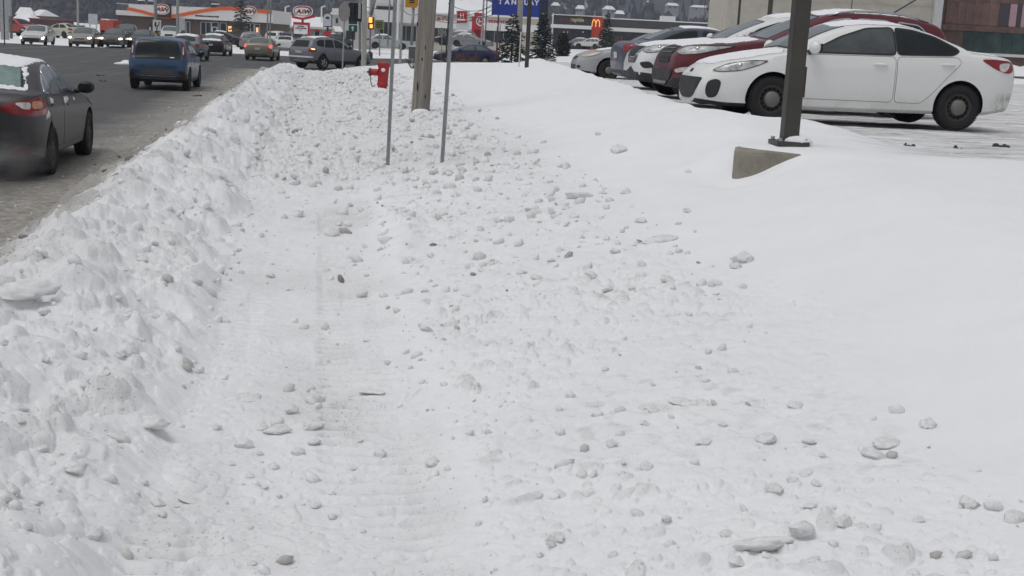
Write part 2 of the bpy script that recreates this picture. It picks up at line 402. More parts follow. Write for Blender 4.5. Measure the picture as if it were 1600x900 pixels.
def make_road():
    m, n, b = new_mat('asphalt'); g = n.nodes.new('ShaderNodeNewGeometry'); co = g.outputs['Position']
    dp = n.nodes.new('ShaderNodeVectorMath'); dp.operation = 'DOT_PRODUCT'; dp.inputs[1].default_value = (CA, SA, 0); lnk(n, co, dp.inputs[0])
    dv = n.nodes.new('ShaderNodeVectorMath'); dv.operation = 'DOT_PRODUCT'; dv.inputs[1].default_value = (-SA, CA, 0); lnk(n, co, dv.inputs[0])
    cx = n.nodes.new('ShaderNodeCombineXYZ'); lnk(n, dp.outputs['Value'], cx.inputs[0]); lnk(n, dv.outputs['Value'], cx.inputs[1])
    rv = cx.outputs[0]
    streak = noise(n, 1.0, 5, .6, mapping(n, rv, (1.3, .05, 1)))
    patch = noise(n, .35, 5, .65, rv); fine = noise(n, 30, 5, .8, co)
    c = ramp(n, streak, [(.32, (.038, .038, .039)), (.55, (.068, .067, .066)), (.72, (.108, .104, .098))])
    c = mixc(n, ramp(n, patch, [(.45, 0.0), (.7, .45)]), c, (.125, .12, .108))
    c = mixc(n, math_(n, 'MULTIPLY', fine, .3), c, (.07, .07, .07))
    # brown slush thrown to the kerb
    e = math_(n, 'ADD', dp.outputs['Value'], math_(n, 'MULTIPLY', math_(n, 'SUBTRACT', noise(n, .8, 5, .7, rv), .5), 1.7))
    mr = n.nodes.new('ShaderNodeMapRange'); mr.inputs[1].default_value = -4.35; mr.inputs[2].default_value = -3.0; lnk(n, e, mr.inputs[0])
    inm = math_(n, 'LESS_THAN', dv.outputs['Value'], 64.0)
    sl_ = math_(n, 'MULTIPLY', mr.outputs[0], inm)
    sc = ramp(n, noise(n, 9, 6, .8, co), [(.35, (.17, .155, .13)), (.55, (.34, .32, .285)), (.72, (.58, .57, .55))])
    c = mixc(n, sl_, c, sc)
    lnk(n, c, b.inputs['Base Color'])
    rr = ramp(n, streak, [(.3, .38), (.6, .75)]); lnk(n, rr, b.inputs['Roughness'])
    bump(n, b, noise(n, 14, 6, .8, co), .5, .03)
    def patchgrid(us, vs, zf):
        U, V_ = np.meshgrid(us, vs); X, Y = xy(U, V_); return X, Y, zf(U, V_)
    mb = MB()
    def add(us, vs, zf):
        X, Y, Z = patchgrid(us, vs, zf); nr, nc = X.shape
        P = np.stack([X, Y, Z], -1).reshape(-1, 3).tolist()
        mb.add(P, [(i * nc + j, i * nc + j + 1, (i + 1) * nc + j + 1, (i + 1) * nc + j) for i in range(nr - 1) for j in range(nc - 1)], 0, True)
    def zm(U, V_):
        k = sstep(-3.7, -2.7, U) * sstep(66, 60, V_)
        return .05 * k * (fbm(U * 4, V_ * 4, 500, 4) * .5 + .4) + .004 * fbm(U, V_, 505, 3)
    add(np.concatenate([np.linspace(-30, -4.2, 14, False), np.linspace(-4.2, -2.3, 40)]), np.concatenate([np.linspace(-12, 4, 8, False), np.linspace(4, 66, 700, False), np.linspace(66, 98.6, 10)]), zm)
    add(np.concatenate([np.linspace(-2.3, 12, 12, False), np.linspace(12, 40, 6)]), np.linspace(64.5, 98.6, 10), lambda U, V_: .22 * sstep(-2.3, 9, U))
    o = mb.build('road', m); tag(o, 'grey winter road with dark tyre streaks and brown slush along the bank', None, None, 'structure')
make_road()
# ------------------------------------------------------------------ vehicles
GLASS = M('car_glass', (.020, .024, .027), .10, var=.35, scale=1.5, spec=.25)  # mottled tone paints uneven reflections into the car glass colour
GLASS_MID = M('car_glass_mid', (.052, .062, .062), .06, var=.45, scale=2.2, spec=.8)  # paler mottled tone, reflections of the front side window painted into the colour
GLASS_PALE = M('car_glass_pale', (.10, .125, .13), .08, var=.25, scale=2, spec=.7)
FROST = M('frosted_glass', (.17, .24, .225), .25, var=.35, scale=3)
RUBBER = M('black_rubber', (.018, .018, .019), .75)
SEAM = M('panel_gap', (.05, .05, .05), .8)
TRIM = M('black_trim', (.022, .022, .024), .55, bmp=.05)
GREYTRIM = M('grey_trim', (.09, .09, .095), .6)
TYRE = paint('tyre_rubber', (.011, .011, .012), .04, 0, .9, h=.75, salt=(.20, .19, .18), coat=0)
STEEL = paint('steel_rim', (.030, .029, .029), .2, .3, .55, h=.8, salt=(.16, .145, .13), coat=0)
HUB = M('hub_cap', (.17, .165, .15), .55, .3)
ALLOY = M('alloy_rim', (.42, .42, .43), .35, .8)
CHROME = M('chrome', (.6, .6, .62), .18, 1.0)
LAMPGLASS = M('headlight_glass', (.42, .43, .42), .12, var=.5, scale=9, spec=.8)
LAMPLIT = M('headlight_lit', (1, .95, .85), .2, emit=((1.0, .90, .70), 5.0))
TAIL = M('tail_light_red', (.24, .010, .016), .15, var=.25, scale=12, spec=.7)
TAILLIT = M('tail_light_lit', (.7, .02, .03), .2, emit=((1.0, .10, .08), 1.6))
AMBER = M('lamp_amber', (.62, .30, .16), .15, var=.3, scale=14)
AMBERLIT = M('lamp_amber_lit', (1, .55, .2), .2, emit=((1.0, .55, .22), 3.0))
LENSW = M('lamp_clear', (.62, .58, .56), .15, var=.3, scale=14)
PLATE = M('number_plate', (.55, .57, .60), .5, var=.1, scale=20)
CARSNOW = M('car_snow', (.84, .85, .865), .8, var=.02, scale=8, bmp=.2)
DARKIN = M('wheel_well', (.010, .010, .010), .9)

def pchip(pts):
    x = np.array([p[0] for p in pts], float); y = np.array([p[1] for p in pts], float)
    h = np.diff(x); d = np.diff(y) / h; m = np.zeros_like(y)
    for k in range(1, len(x) - 1):
        if d[k - 1] * d[k] > 0:
            w1 = 2 * h[k] + h[k - 1]; w2 = h[k] + 2 * h[k - 1]; m[k] = (w1 + w2) / (w1 / d[k - 1] + w2 / d[k])
    m[0] = d[0]; m[-1] = d[-1]
    def f(t):
        t = min(max(t, x[0]), x[-1]); k = min(int(np.searchsorted(x, t, 'right')) - 1, len(h) - 1)
        s = (t - x[k]) / h[k]
        return (2 * s ** 3 - 3 * s ** 2 + 1) * y[k] + (s ** 3 - 2 * s ** 2 + s) * h[k] * m[k] + (-2 * s ** 3 + 3 * s ** 2) * y[k + 1] + (s ** 3 - s ** 2) * h[k] * m[k + 1]
    return f

def chaikin(P, n=1, rad=.07):
    Q = []; N = len(P)
    for i in range(N):
        a, b, c = P[i - 1], P[i], P[(i + 1) % N]
        la, lc = (a - b).length, (c - b).length
        p = b.lerp(a, min(.4, rad / max(la, 1e-6))); q = b.lerp(c, min(.4, rad / max(lc, 1e-6)))
        for t in (0, .33, .67, 1): Q.append(p * (1 - t) ** 2 + b * 2 * t * (1 - t) + q * t * t)
    return Q
def pip(p, poly):
    c = False; n = len(poly)
    for i in range(n):
        a, b = poly[i], poly[(i + 1) % n]
        if (a.y > p.y) != (b.y > p.y) and p.x < (b.x - a.x) * (p.y - a.y) / (b.y - a.y) + a.x: c = not c
    return c

def patch(name, bvh, pts, dirv, mats, parent, off=.004, step=.06, ring=0.0, smooth=1, wall=.015, rough=0.0, seed=1):
    """a panel that follows the body: outline pts (3-D, roughly on the body) pressed onto it along dirv"""
    d = Vector(dirv).normalized(); e1 = d.cross(Vector((0, 0, 1)))
    if e1.length < .1: e1 = Vector((1, 0, 0))
    e1.normalize(); e2 = e1.cross(d)
    P = [Vector((Vector(p).dot(e1), Vector(p).dot(e2))) for p in pts]
    if smooth: P = chaikin(P, smooth)
    B = []
    for i in range(len(P)):
        a, b = P[i], P[(i + 1) % len(P)]; n = max(1, int(math.ceil((b - a).length / step)))
        B += [a.lerp(b, k / n) for k in range(n)]
    B = [p for i, p in enumerate(B) if (p - B[i - 1]).length > step * .12]
    if rough:
        rr = random.Random(seed); B = [p + Vector((rr.uniform(-1, 1), rr.uniform(-1, 1))) * rough for p in B]
    area = sum(B[i].x * B[(i + 1) % len(B)].y - B[(i + 1) % len(B)].x * B[i].y for i in range(len(B)))
    if area < 0: B.reverse()
    nB = len(B); V = list(B); E = [(i, (i + 1) % nB) for i in range(nB)]; inner = []
    if ring:
        for i in range(nB):
            t = (B[(i + 1) % nB] - B[i - 1]).normalized(); q = B[i] + Vector((-t.y, t.x)) * ring
            if pip(q, B) and min((q - p).length for p in B) > ring * .8: inner.append(q)
        if len(inner) > 3:
            V += inner; E += [(nB + i, nB + (i + 1) % len(inner)) for i in range(len(inner))]
    x0 = min(p.x for p in B); x1 = max(p.x for p in B); y0 = min(p.y for p in B); y1 = max(p.y for p in B)
    nx = int((x1 - x0) / step) + 1; ny = int((y1 - y0) / step) + 1
    for i in range(1, nx):
        for j in range(1, ny):
            q = Vector((x0 + (x1 - x0) * i / nx, y0 + (y1 - y0) * j / ny))
            if pip(q, B) and min((q - p).length for p in V[:nB + len(inner)]) > step * .45: V.append(q)
    vs, es, fs, ov, oe, of = delaunay_2d_cdt(V, E, [list(range(nB))], 1, 1e-5)
    avg = sum((Vector(p).dot(d) for p in pts)) / len(pts)
    rr = random.Random(seed + 5)
    top = []; nrm = []
    for p in vs:
        o = e1 * p.x + e2 * p.y + d * (avg - 3.0)
        h, nn, _, _ = bvh.ray_cast(o, d)
        if h is None or abs((h - o).length - 3.0) > .75:
            h, nn, _, _ = bvh.find_nearest(e1 * p.x + e2 * p.y + d * avg)
        if nn.dot(d) > 0: nn = -nn
        top.append(h); nrm.append(nn)
    bset = {}
    used = {}
    for f in fs:
        for k in range(len(f)):
            e = (f[k], f[(k + 1) % len(f)]); used[tuple(sorted(e))] = used.get(tuple(sorted(e)), 0) + 1
    out = []
    isb = set(v for e, c in used.items() if c == 1 for v in e)
    for i, (h, nn) in enumerate(zip(top, nrm)):
        o_ = off
        if rough and i not in isb: o_ = off * rr.uniform(.75, 1.3)
        if rough and i in isb: o_ = .004
        out.append(h + nn * o_)
    mb = MB(); innerP = inner if len(inner) > 3 else None
    b0 = len(mb.v)
    for f in fs:
        c = sum((vs[i] for i in f), Vector((0, 0))) / len(f)
        mi = 1 if (innerP and not pip(c, innerP)) else 0
        mb.add([out[i] for i in f], [list(range(len(f)))], mi, True)
    if wall and not rough:
        for e, c in used.items():
            if c == 1:
                a, b = e; mb.add([out[a], out[b], out[b] + d * wall, out[a] + d * wall], [(0, 1, 2, 3)], 1 if innerP else 0)
    me_mats = mats if isinstance(mats, (list, tuple)) else [mats]
    if innerP and len(me_mats) == 1: me_mats = [me_mats[0], RUBBER]
    me = bpy.data.meshes.new(name); me.from_pydata(mb.v, [], mb.f)
    for m_ in me_mats: me.materials.append(m_)
    me.polygons.foreach_set('material_index', mb.m); me.polygons.foreach_set('use_smooth', mb.sm)
    bm = bmesh.new(); bm.from_mesh(me); bmesh.ops.remove_doubles(bm, verts=bm.verts, dist=1e-4)
    for f in bm.faces:
        f.normal_update()
    bmesh.ops.recalc_face_normals(bm, faces=bm.faces)
    s_ = sum((f.normal.dot(d) * f.calc_area() for f in bm.faces))
    if s_ > 0: bmesh.ops.reverse_faces(bm, faces=bm.faces)
    bm.to_mesh(me); bm.free(); me.set_sharp_from_angle(angle=R(45))
    return link_mesh(name, me, parent)

def body_shape(S, lod):
    L, W = S['L'], S['W'] / 2
    top, belt = pchip(S['top']), pchip(S['belt'])
    bot = pchip(S.get('bot', [(0, .24), (.35, .19), (L - .6, .20), (L, .30)]))
    Rf, If = S.get('nose', (.75, .30)); Rr, Ir = S.get('tail', (.45, .17))
    ns = 110 if lod == 0 else (64 if lod == 1 else 40)
    ts = np.linspace(0, 1, ns); xs = list(L * (ts - .12 * np.sin(2 * math.pi * ts) / (2 * math.pi) * 5.0 * .9))
    lean = S.get('lean', .36)
    rings = []
    for xf in xs:
        zt, zb_, zl = top(xf), bot(xf), belt(xf); zt = max(zt, zl + .01)
        w_ = W
        if xf < Rf: w_ = W - If * (1 - math.sqrt(max(0, 1 - ((Rf - xf) / Rf) ** 2.2)))
        if L - xf < Rr: w_ = W - Ir * (1 - math.sqrt(max(0, 1 - ((Rr - (L - xf)) / Rr) ** 2.2)))
        # fuller over the wheels
        pr = [(0, zb_), (w_ * .55, zb_), (w_ - .13, zb_ + .012), (w_ - .055, zb_ + .06)]
        nS = 9
        for k in range(nS):
            s = k / (nS - 1); z = zb_ + .10 + (zl - zb_ - .10) * s
            bulge = .05 * (1 - s) ** 2.2 + .055 * s ** 2.6 - .012 * math.exp(-((s - .72) / .09) ** 2) * S.get('crease', 1)
            pr.append((w_ - bulge, z))
        y0, z0 = w_ - .055, zl; dz = zt - zl
        gl = min(1.0, dz / .45); cr = .035 + .035 * gl if dz > .12 else dz * .5
        P1 = Vector((max(.1, y0 - lean * dz - .03), zt - cr)); P0 = Vector((y0, z0)); P2 = Vector((0, zt))
        c = .82 if dz > .15 else .55
        A = P0.lerp(P1, c); Bq = P1.lerp(P2, .22 if dz > .15 else .4)
        for k in range(1, 6): pr.append(tuple(P0.lerp(A, k / 5) + Vector((.012 * math.sin(math.pi * k / 5) * gl, 0))))
        for k in range(1, 6):
            t = k / 5; q = A * (1 - t) ** 2 + P1 * 2 * t * (1 - t) + Bq * t * t; pr.append((q.x, q.y))
        for k in range(1, 5):
            t = k / 4; q = Bq.lerp(P2, t); pr.append((q.x, q.y + .012 * math.sin(math.pi * t) * 0))
        rings.append((xf, pr))
    vs, fs = [], []; x0 = L / 2
    n = None
    for xf, pr in rings:
        full = pr + [(-y, z) for y, z in reversed(pr[1:-1])]
        n = len(full)
        # the ends bulge and lean a little
        for y, z in full:
            e = 0
            if xf < .5: e = .05 * (1 - xf / .5) * math.cos(min(1, abs(y) / W) * 1.5) - .10 * (1 - xf / .5) ** 2 * max(0, (z - S.get('nz', .45))) / .4
            if L - xf < .3: e = -.04 * (1 - (L - xf) / .3) * math.cos(min(1, abs(y) / W) * 1.5) + S.get('tuck', .05) * (1 - (L - xf) / .3) ** 2 * max(0, (S.get('tz', .55) - z)) / .3
            vs.append((x0 - xf + e, y, z))
    for i in range(len(rings) - 1):
        for k in range(n):
            fs.append((i * n + k, (i + 1) * n + k, (i + 1) * n + (k + 1) % n, i * n + (k + 1) % n))
    fs.append(list(range(n))); fs.append(list(range((len(rings)) * n - 1, (len(rings) - 1) * n - 1, -1)))
    bm = bmesh.new(); bv = [bm.verts.new(v) for v in vs]
    for f in fs:
        try: bm.faces.new([bv[i] for i in f])
        except ValueError: pass
    caps = [f for f in bm.faces if len(f.verts) > 4]
    for c_ in caps:
        bmesh.ops.poke(bm, faces=[c_])
    bmesh.ops.remove_doubles(bm, verts=bm.verts, dist=1e-5)
    bmesh.ops.recalc_face_normals(bm, faces=bm.faces)
    return bm

def wheel(parent, x, y, S, rim, lod, side):
    r, wd = S['r'], S.get('tw', .205); n = 36 if lod == 0 else 24
    mb = MB(); rr = r * .62
    prof = [(rr, -wd / 2 + .012), (r * .80, -wd / 2), (r * .94, -wd / 2 + .012), (r, -wd / 2 + .035), (r, wd / 2 - .035), (r * .94, wd / 2 - .012), (r * .80, wd / 2), (rr, wd / 2 - .012), (rr, -wd / 2 + .012)]
    mb.lathe(prof, axis='y', n=n)
    if lod == 0:
        for k in range(56):
            t = 2 * math.pi * k / 56
            for yy in (-.052, .052):
                c = Vector((math.cos(t) * r, yy + .004 * (k % 2), math.sin(t) * r)); tx = Vector((-math.sin(t), 0, math.cos(t))); rad = Vector((math.cos(t), 0, math.sin(t)))
                q = [c + tx * a * .011 + Vector((0, b * .038, 0)) + rad * h for a in (-1, 1) for b in (-1, 1) for h in (-.01, .007)]
                mb.add(q, [(0, 1, 3, 2), (4, 6, 7, 5), (0, 4, 5, 1), (2, 3, 7, 6), (1, 5, 7, 3)])
    wo_ = mb.build('wheel', TYRE, parent, (x, y, r))
    o = side; m2 = MB(); f = o * (wd / 2 - .03)
    if rim == 'steel':
        m2.lathe([(rr + .004, f + o * .012), (rr - .02, f + o * .02), (rr - .03, f - o * .03), (rr * .62, f - o * .012), (rr * .60, f + o * .008), (rr * .30, f + o * .014), (0, f + o * .014)], axis='y', n=n, mi=0)
        m2.lathe([(rr * .57, f + o * .010), (rr * .55, f + o * .028), (rr * .2, f + o * .036), (0, f + o * .038)], axis='y', n=n, mi=1)
        for k in range(14):
            t = 2 * math.pi * k / 14; c = (math.cos(t) * rr * .74, f - o * .012, math.sin(t) * rr * .74)
            m2.ell(c, (.022, .006, .022), 8, 4, 2)
    else:
        m2.lathe([(rr + .004, f + o * .012), (rr - .012, f + o * .02), (rr - .03, f - o * .06), (0, f - o * .07)], axis='y', n=n, mi=2)
        m2.lathe([(rr + .004, f + o * .013), (rr - .022, f + o * .021), (rr - .03, f - o * .01)], axis='y', n=n, mi=0)
        nsp = 5 if rim == 'alloy5' else 9
        for k in range(nsp):
            t = 2 * math.pi * k / nsp; ca, sa = math.cos(t), math.sin(t); hw0, hw1 = (.030, .042) if nsp == 5 else (.014, .022)
            P = []
            for rad, hw, dy in ((.03, hw1, .014), (rr - .015, hw0, .004)):
                for sg in (-1, 1):
                    for yy in (f + o * dy, f + o * (dy - .03)):
                        P.append((ca * rad - sa * hw * sg, yy, sa * rad + ca * hw * sg))
            m2.add(P, [(0, 2, 6, 4), (1, 3, 7, 5), (0, 1, 5, 4), (2, 3, 7, 6)], 0)
        m2.lathe([(.06, f - o * .02), (.06, f + o * .014), (0, f + o * .02)], axis='y', n=14, mi=0)
    rm = {'steel': [STEEL, HUB, DARKIN]}.get(rim, [ALLOY if rim != 'dark' else STEEL, HUB, DARKIN])
    m2.build('rim', rm, wo_)
    return wo_

def build_car(name, label, cat, S, body_mat, loc, yaw, lod=1, rim='alloy5', group=None, opts={}):
    """S: measurements; x_f below means metres behind the front bumper"""
    root = empty(name, loc, yaw); tag(root, label, cat, group)
    L, W = S['L'], S['W'] / 2; X = lambda xf: L / 2 - xf
    bm = body_shape(S, lod); bvh = BVHTree.FromBMesh(bm)
    me = bpy.data.meshes.new('body'); bm.to_mesh(me); bm.free()
    me.materials.append(body_mat); me.materials.append(TRIM if not S.get('greytrim') else GREYTRIM); me.materials.append(DARKIN)
    body = link_mesh('body', me, None)
    axs = [S['fo'], S['fo'] + S['wb']]
    cb = MB()
    for ax in axs:
        for sg in (-1, 1):
            a, b_ = sorted((sg * (W - .33), sg * (W + .1)))
            cb.lathe([(S['r'] + .055, a), (S['r'] + .055, b_), (0, b_), (0, a), (S['r'] + .055, a)], (X(ax), 0, S['r'] + .01), 'y', 40 if lod == 0 else 24, smooth=False)
    cut = cb.build('cut', DARKIN)
    md = body.modifiers.new('b', 'BOOLEAN'); md.operation = 'DIFFERENCE'; md.object = cut; md.solver = 'EXACT'; md.use_self = False
    dg = bpy.context.evaluated_depsgraph_get(); me2 = bpy.data.meshes.new_from_object(body.evaluated_get(dg))
    bpy.data.objects.remove(body); bpy.data.objects.remove(cut)
    me2.materials.clear(); 
    for m_ in (body_mat, GREYTRIM if S.get('greytrim') else TRIM, DARKIN): me2.materials.append(m_)
    tz = S.get('trimz', .0)
    for p in me2.polygons:
        c = p.center; mi = 0; p.use_smooth = True
        if c.z < tz + .12 * (abs(c.y) < W * .7) * 0 or c.z < .25 and abs(c.y) < W - .12: mi = 1
        for ax in axs:
            q = math.hypot(c.x - X(ax), c.z - S['r'] - .01)
            if q < S['r'] + .05 and abs(c.y) < W - .02 and abs(c.y) > W - .36: mi = 2
            if tz and q < S['r'] + .10 and abs(c.y) > W - .2: mi = 1
        if abs(c.y) > W - .34 and mi != 2:
            for ax in axs:
                q = math.hypot(c.x - X(ax), c.z - S['r'] - .01)
                if q < S['r'] + .0553: mi = 2
        p.material_index = mi
    me2.set_sharp_from_angle(angle=R(38)); me2.name = 'body'
    body = link_mesh('body', me2, root)
    st = .05 if lod == 0 else (.09 if lod == 1 else .14)
    gl = opts.get('glass', GLASS); sgl = opts.get('side_glass', gl); fgl = opts.get('front_glass', sgl)
    side_d = {1: (0, -1, 0), -1: (0, 1, 0)}
    for sg in (1, -1):
        for wi, poly in enumerate(S['win']):
            patch('window', bvh, [(X(a), sg * W, z) for a, z in poly], side_d[sg], [sgl if wi else fgl, opts.get('wtrim', RUBBER)], root, .004, st, .022 if lod < 2 else 0, 1)
        for di, poly in enumerate(S.get('doors', []) if lod < 2 else []):
            d = patch('door', bvh, [(X(a), sg * W, z) for a, z in poly], side_d[sg], [body_mat, SEAM], root, .003, st * 1.5, .0055 if lod == 0 else .013, 1)
            hx, hz = S['handles'][di]
            hit = bvh.ray_cast(Vector((X(hx), sg * 2, hz)), Vector((0, -sg, 0)))[0]
            mb = MB(); yy = hit.y
            mb.ell((X(hx), yy + sg * .022, hz), (.105, .020, .019), 12, 6); mb.ell((X(hx), yy + sg * .002, hz - .012), (.12, .012, .026), 12, 6, 1)
            mb.build('handle', [opts.get('handle', body_mat), TRIM if lod else body_mat], d)
        for key, nm in (('head', 'headlight'), ('tail_l', 'tail_light'), ('tail_in', 'tail_light'), ('fog', 'fog_light'), ('refl', 'reflector')):
            for item in S.get(key, []):
                pts, dv, mt = item
                mt = opts.get(key, mt)
                o = patch(nm, bvh, [(X(a), sg * y, z) for a, y, z in pts], (dv[0], sg * dv[1], dv[2]), [mt, RUBBER], root, .007, min(st, .06), .010 if lod < 2 and key in ('head', 'fog') else 0, S.get('lsm', 1))
                if key == 'tail_l':
                    for pts2, mt2 in S.get('tail_sub', []):
                        patch('lens', bvh, [(X(a), sg * y, z) for a, y, z in pts2], (dv[0], sg * dv[1], dv[2]), [opts.get('tail_sub', mt2)], o, .011, .04, 0, 1)
                if key == 'head' and lod < 2 and mt is LAMPGLASS:
                    cx = sum(p[0] for p in pts) / len(pts); cy = sum(p[1] for p in pts) / len(pts); cz = sum(p[2] for p in pts) / len(pts)
                    h_ = bvh.ray_cast(Vector((X(cx), sg * cy, cz)) - Vector((dv[0], sg * dv[1], dv[2])).normalized(), Vector((dv[0], sg * dv[1], dv[2])).normalized())[0]
                    if h_:
                        mb = MB(); mb.ell((0, 0, 0), (.05, .05, .05), 12, 8); mb.build('bulb', CHROME, o, h_ - Vector((0, 0, 0)) + Vector((dv[0], sg * dv[1], 0)).normalized() * .034)
        # mirrors
        mx, mz = S['mirror']; h_ = bvh.ray_cast(Vector((X(mx), sg * 2, mz - .02)), Vector((0, -sg, 0)))[0]
        mb = MB(); mb.ell((X(mx) , h_.y + sg * .15, mz + .045), (.075, .12, .088), 14, 8, 0); mb.tube([(X(mx) + .02, h_.y - sg * .02, mz - .02), (X(mx) + .01, h_.y + sg * .10, mz + .0)], [.035, .03], 8, 1)
        mb.box(X(mx) - .078, X(mx) - .07, h_.y + sg * .15 - .08, h_.y + sg * .15 + .08, mz - .005, mz + .095, 2)
        mb.build('mirror', [opts.get('mirror', body_mat), TRIM, GLASS], root)
    fw, rw = S['wind'], S['rear']
    patch('windshield', bvh, [(X(a), y, top_z(S, a)) for a, y in sym(fw)], (-.45, 0, -1), [opts.get('wind_glass', gl), RUBBER], root, .004, st * 1.3, .03, 1)
    if S.get('rear_dir') == 'back':
        patch('rear_window', bvh, [(X(L), y, z) for y, z in sym2(rw)], (1, 0, -.15), [opts.get('rear_glass', gl), RUBBER], root, .005, st * 1.3, .025, 1)
    else:
        patch('rear_window', bvh, [(X(a), y, top_z(S, a)) for a, y in sym(rw)], (.45, 0, -1), [opts.get('rear_glass', gl), RUBBER], root, .004, st * 1.3, .03, 1)
    for kk, (nm, poly, dv, mt) in enumerate(S.get('front', [])):
        patch(nm, bvh, [(X(0), y, z) for y, z in poly], dv, [opts.get(nm, mt), TRIM], root, .006 + .003 * kk, min(st, .07), .012 if lod < 2 else 0, S.get('gsm', 1))
    for kk, (nm, poly, dv, mt) in enumerate(S.get('back', [])):
        patch(nm, bvh, [(X(L), y, z) for y, z in poly], dv, [body_mat, SEAM] if nm == 'trunk_lid' else [opts.get(nm, mt)], root, .004 if nm == 'trunk_lid' else .022 - .003 * kk, min(st, .08), .007 if nm == 'trunk_lid' else 0, 0 if nm == 'number_plate' else 1)
    for nm, pts, dv, mt in S.get('extra', []):
        patch(nm, bvh, [(X(a), y, z) for a, y, z in pts], dv, [mt], root, .006, st, 0, 1)
    for ax in axs:
        for sg in (1, -1): wheel(root, X(ax), sg * (W - S.get('tw', .205) / 2 - .012), S, rim, lod, sg)
    if S.get('rails') and lod < 2:
        for sg in (1, -1):
            pts = []
            for k in range(9):
                a = S['rails'][0] + (S['rails'][1] - S['rails'][0]) * k / 8
                h_ = bvh.ray_cast(Vector((X(a), sg * S['rails'][2], 3)), Vector((0, 0, -1)))[0]; pts.append((X(a), sg * S['rails'][2], h_.z + .045 * math.sin(math.pi * min(1, max(0, k / 8))) ** .4 + .005))
            mb = MB(); mb.tube(pts, .018, 8); mb.build('roof_rail', opts.get('rail', TRIM), root)
    for k, (pts, off) in enumerate(opts.get('snow', [])):
        dv = (0, 0, -1) if k < 90 else (1, 0, -.2)
        patch('snow_cover', bvh, [(X(a), y, top_z(S, a)) for a, y in pts], dv, [CARSNOW], root, off, st * .9, 0, 1, 0, .025, 3 + k)
    return root, bvh, body
def top_z(S, a):
    f = S.get('_t') or S.setdefault('_t', pchip(S['top'])); return f(a)
def sym(p): return [(a, y) for a, y in p] + [(a, -y) for a, y in reversed(p)]
def sym2(p): return [(y, z) for y, z in p] + [(-y, z) for y, z in reversed(p)]

def seat_car(S, px, py, Y, local, yaw, z=None):
    """world position of the car so that its local point (x,y on the ground) lands where the photo shows it"""
    P = at(px, py, Y)
    zz = P.z if z is None else z
    x = x_at(px, Y, zz); lx, ly = local
    return (x - (lx * math.cos(yaw) - ly * math.sin(yaw)), Y - (lx * math.sin(yaw) + ly * math.cos(yaw)), zz)

SEDAN = dict(L=4.58, W=1.78, fo=.93, wb=2.66, r=.315, nose=(.85, .36), tail=(.5, .2),
    top=[(0, .60), (.06, .68), (.2, .76), (.5, .84), (1.0, .925), (1.4, .985), (1.62, 1.10), (1.95, 1.27), (2.3, 1.40), (2.65, 1.45), (3.0, 1.45), (3.4, 1.385), (3.8, 1.225), (4.1, 1.09), (4.3, 1.06), (4.5, 1.045), (4.55, 1.0), (4.58, .92)],
    belt=[(0, .56), (.2, .66), (.8, .80), (1.4, .905), (2.4, .94), (3.5, .985), (4.1, .99), (4.4, .96), (4.58, .84)],
    win=[[(1.80, .955), (2.2, 1.20), (2.55, 1.335), (2.80, 1.35), (2.86, .97)], [(2.95, .975), (2.90, 1.35), (3.2, 1.325), (3.55, 1.21), (3.83, 1.06), (3.80, 1.0)]],
    doors=[[(1.50, .33), (1.42, .60), (1.55, .915), (1.78, .935), (2.90, .95), (2.86, .33)], [(2.88, .33), (2.92, .95), (3.80, .98), (3.84, .90), (3.62, .66), (3.38, .40), (3.2, .33)]],
    handles=[(2.68, .82), (3.58, .86)],
    wind=[(1.46, .66), (1.8, .64), (2.30, .52)], rear=[(3.42, .50), (3.75, .56), (4.02, .60)],
    mirror=(1.78, .97),
    head=[([(.10, .46, .62), (.24, .74, .63), (.62, .86, .74), (.95, .86, .84), (.62, .76, .81), (.28, .60, .745)], (-.55, -.8, -.1), LAMPGLASS)],
    tail_l=[([(4.50, .62, .80), (4.42, .80, .77), (4.25, .86, .80), (4.05, .86, .98), (4.25, .84, .99), (4.50, .66, .96)], (.65, -.75, 0), TAIL)],
    front=[('grille', [(-.40, .66), (.40, .66), (.34, .56), (-.34, .56)], (-1, 0, -.1), TRIM), ('lower_grille', [(-.52, .42), (.52, .42), (.44, .26), (-.44, .26)], (-1, 0, 0), TRIM)],
    back=[('number_plate', [(-.16, .80), (.16, .80), (.16, .66), (-.16, .66)], (1, 0, 0), PLATE), ('lower_bumper', [(-.62, .40), (.62, .40), (.56, .27), (-.56, .27)], (1, 0, 0), TRIM)])
def variant(S, **k):
    d = {a: b for a, b in S.items() if a != '_t'}; d.update(k); return d
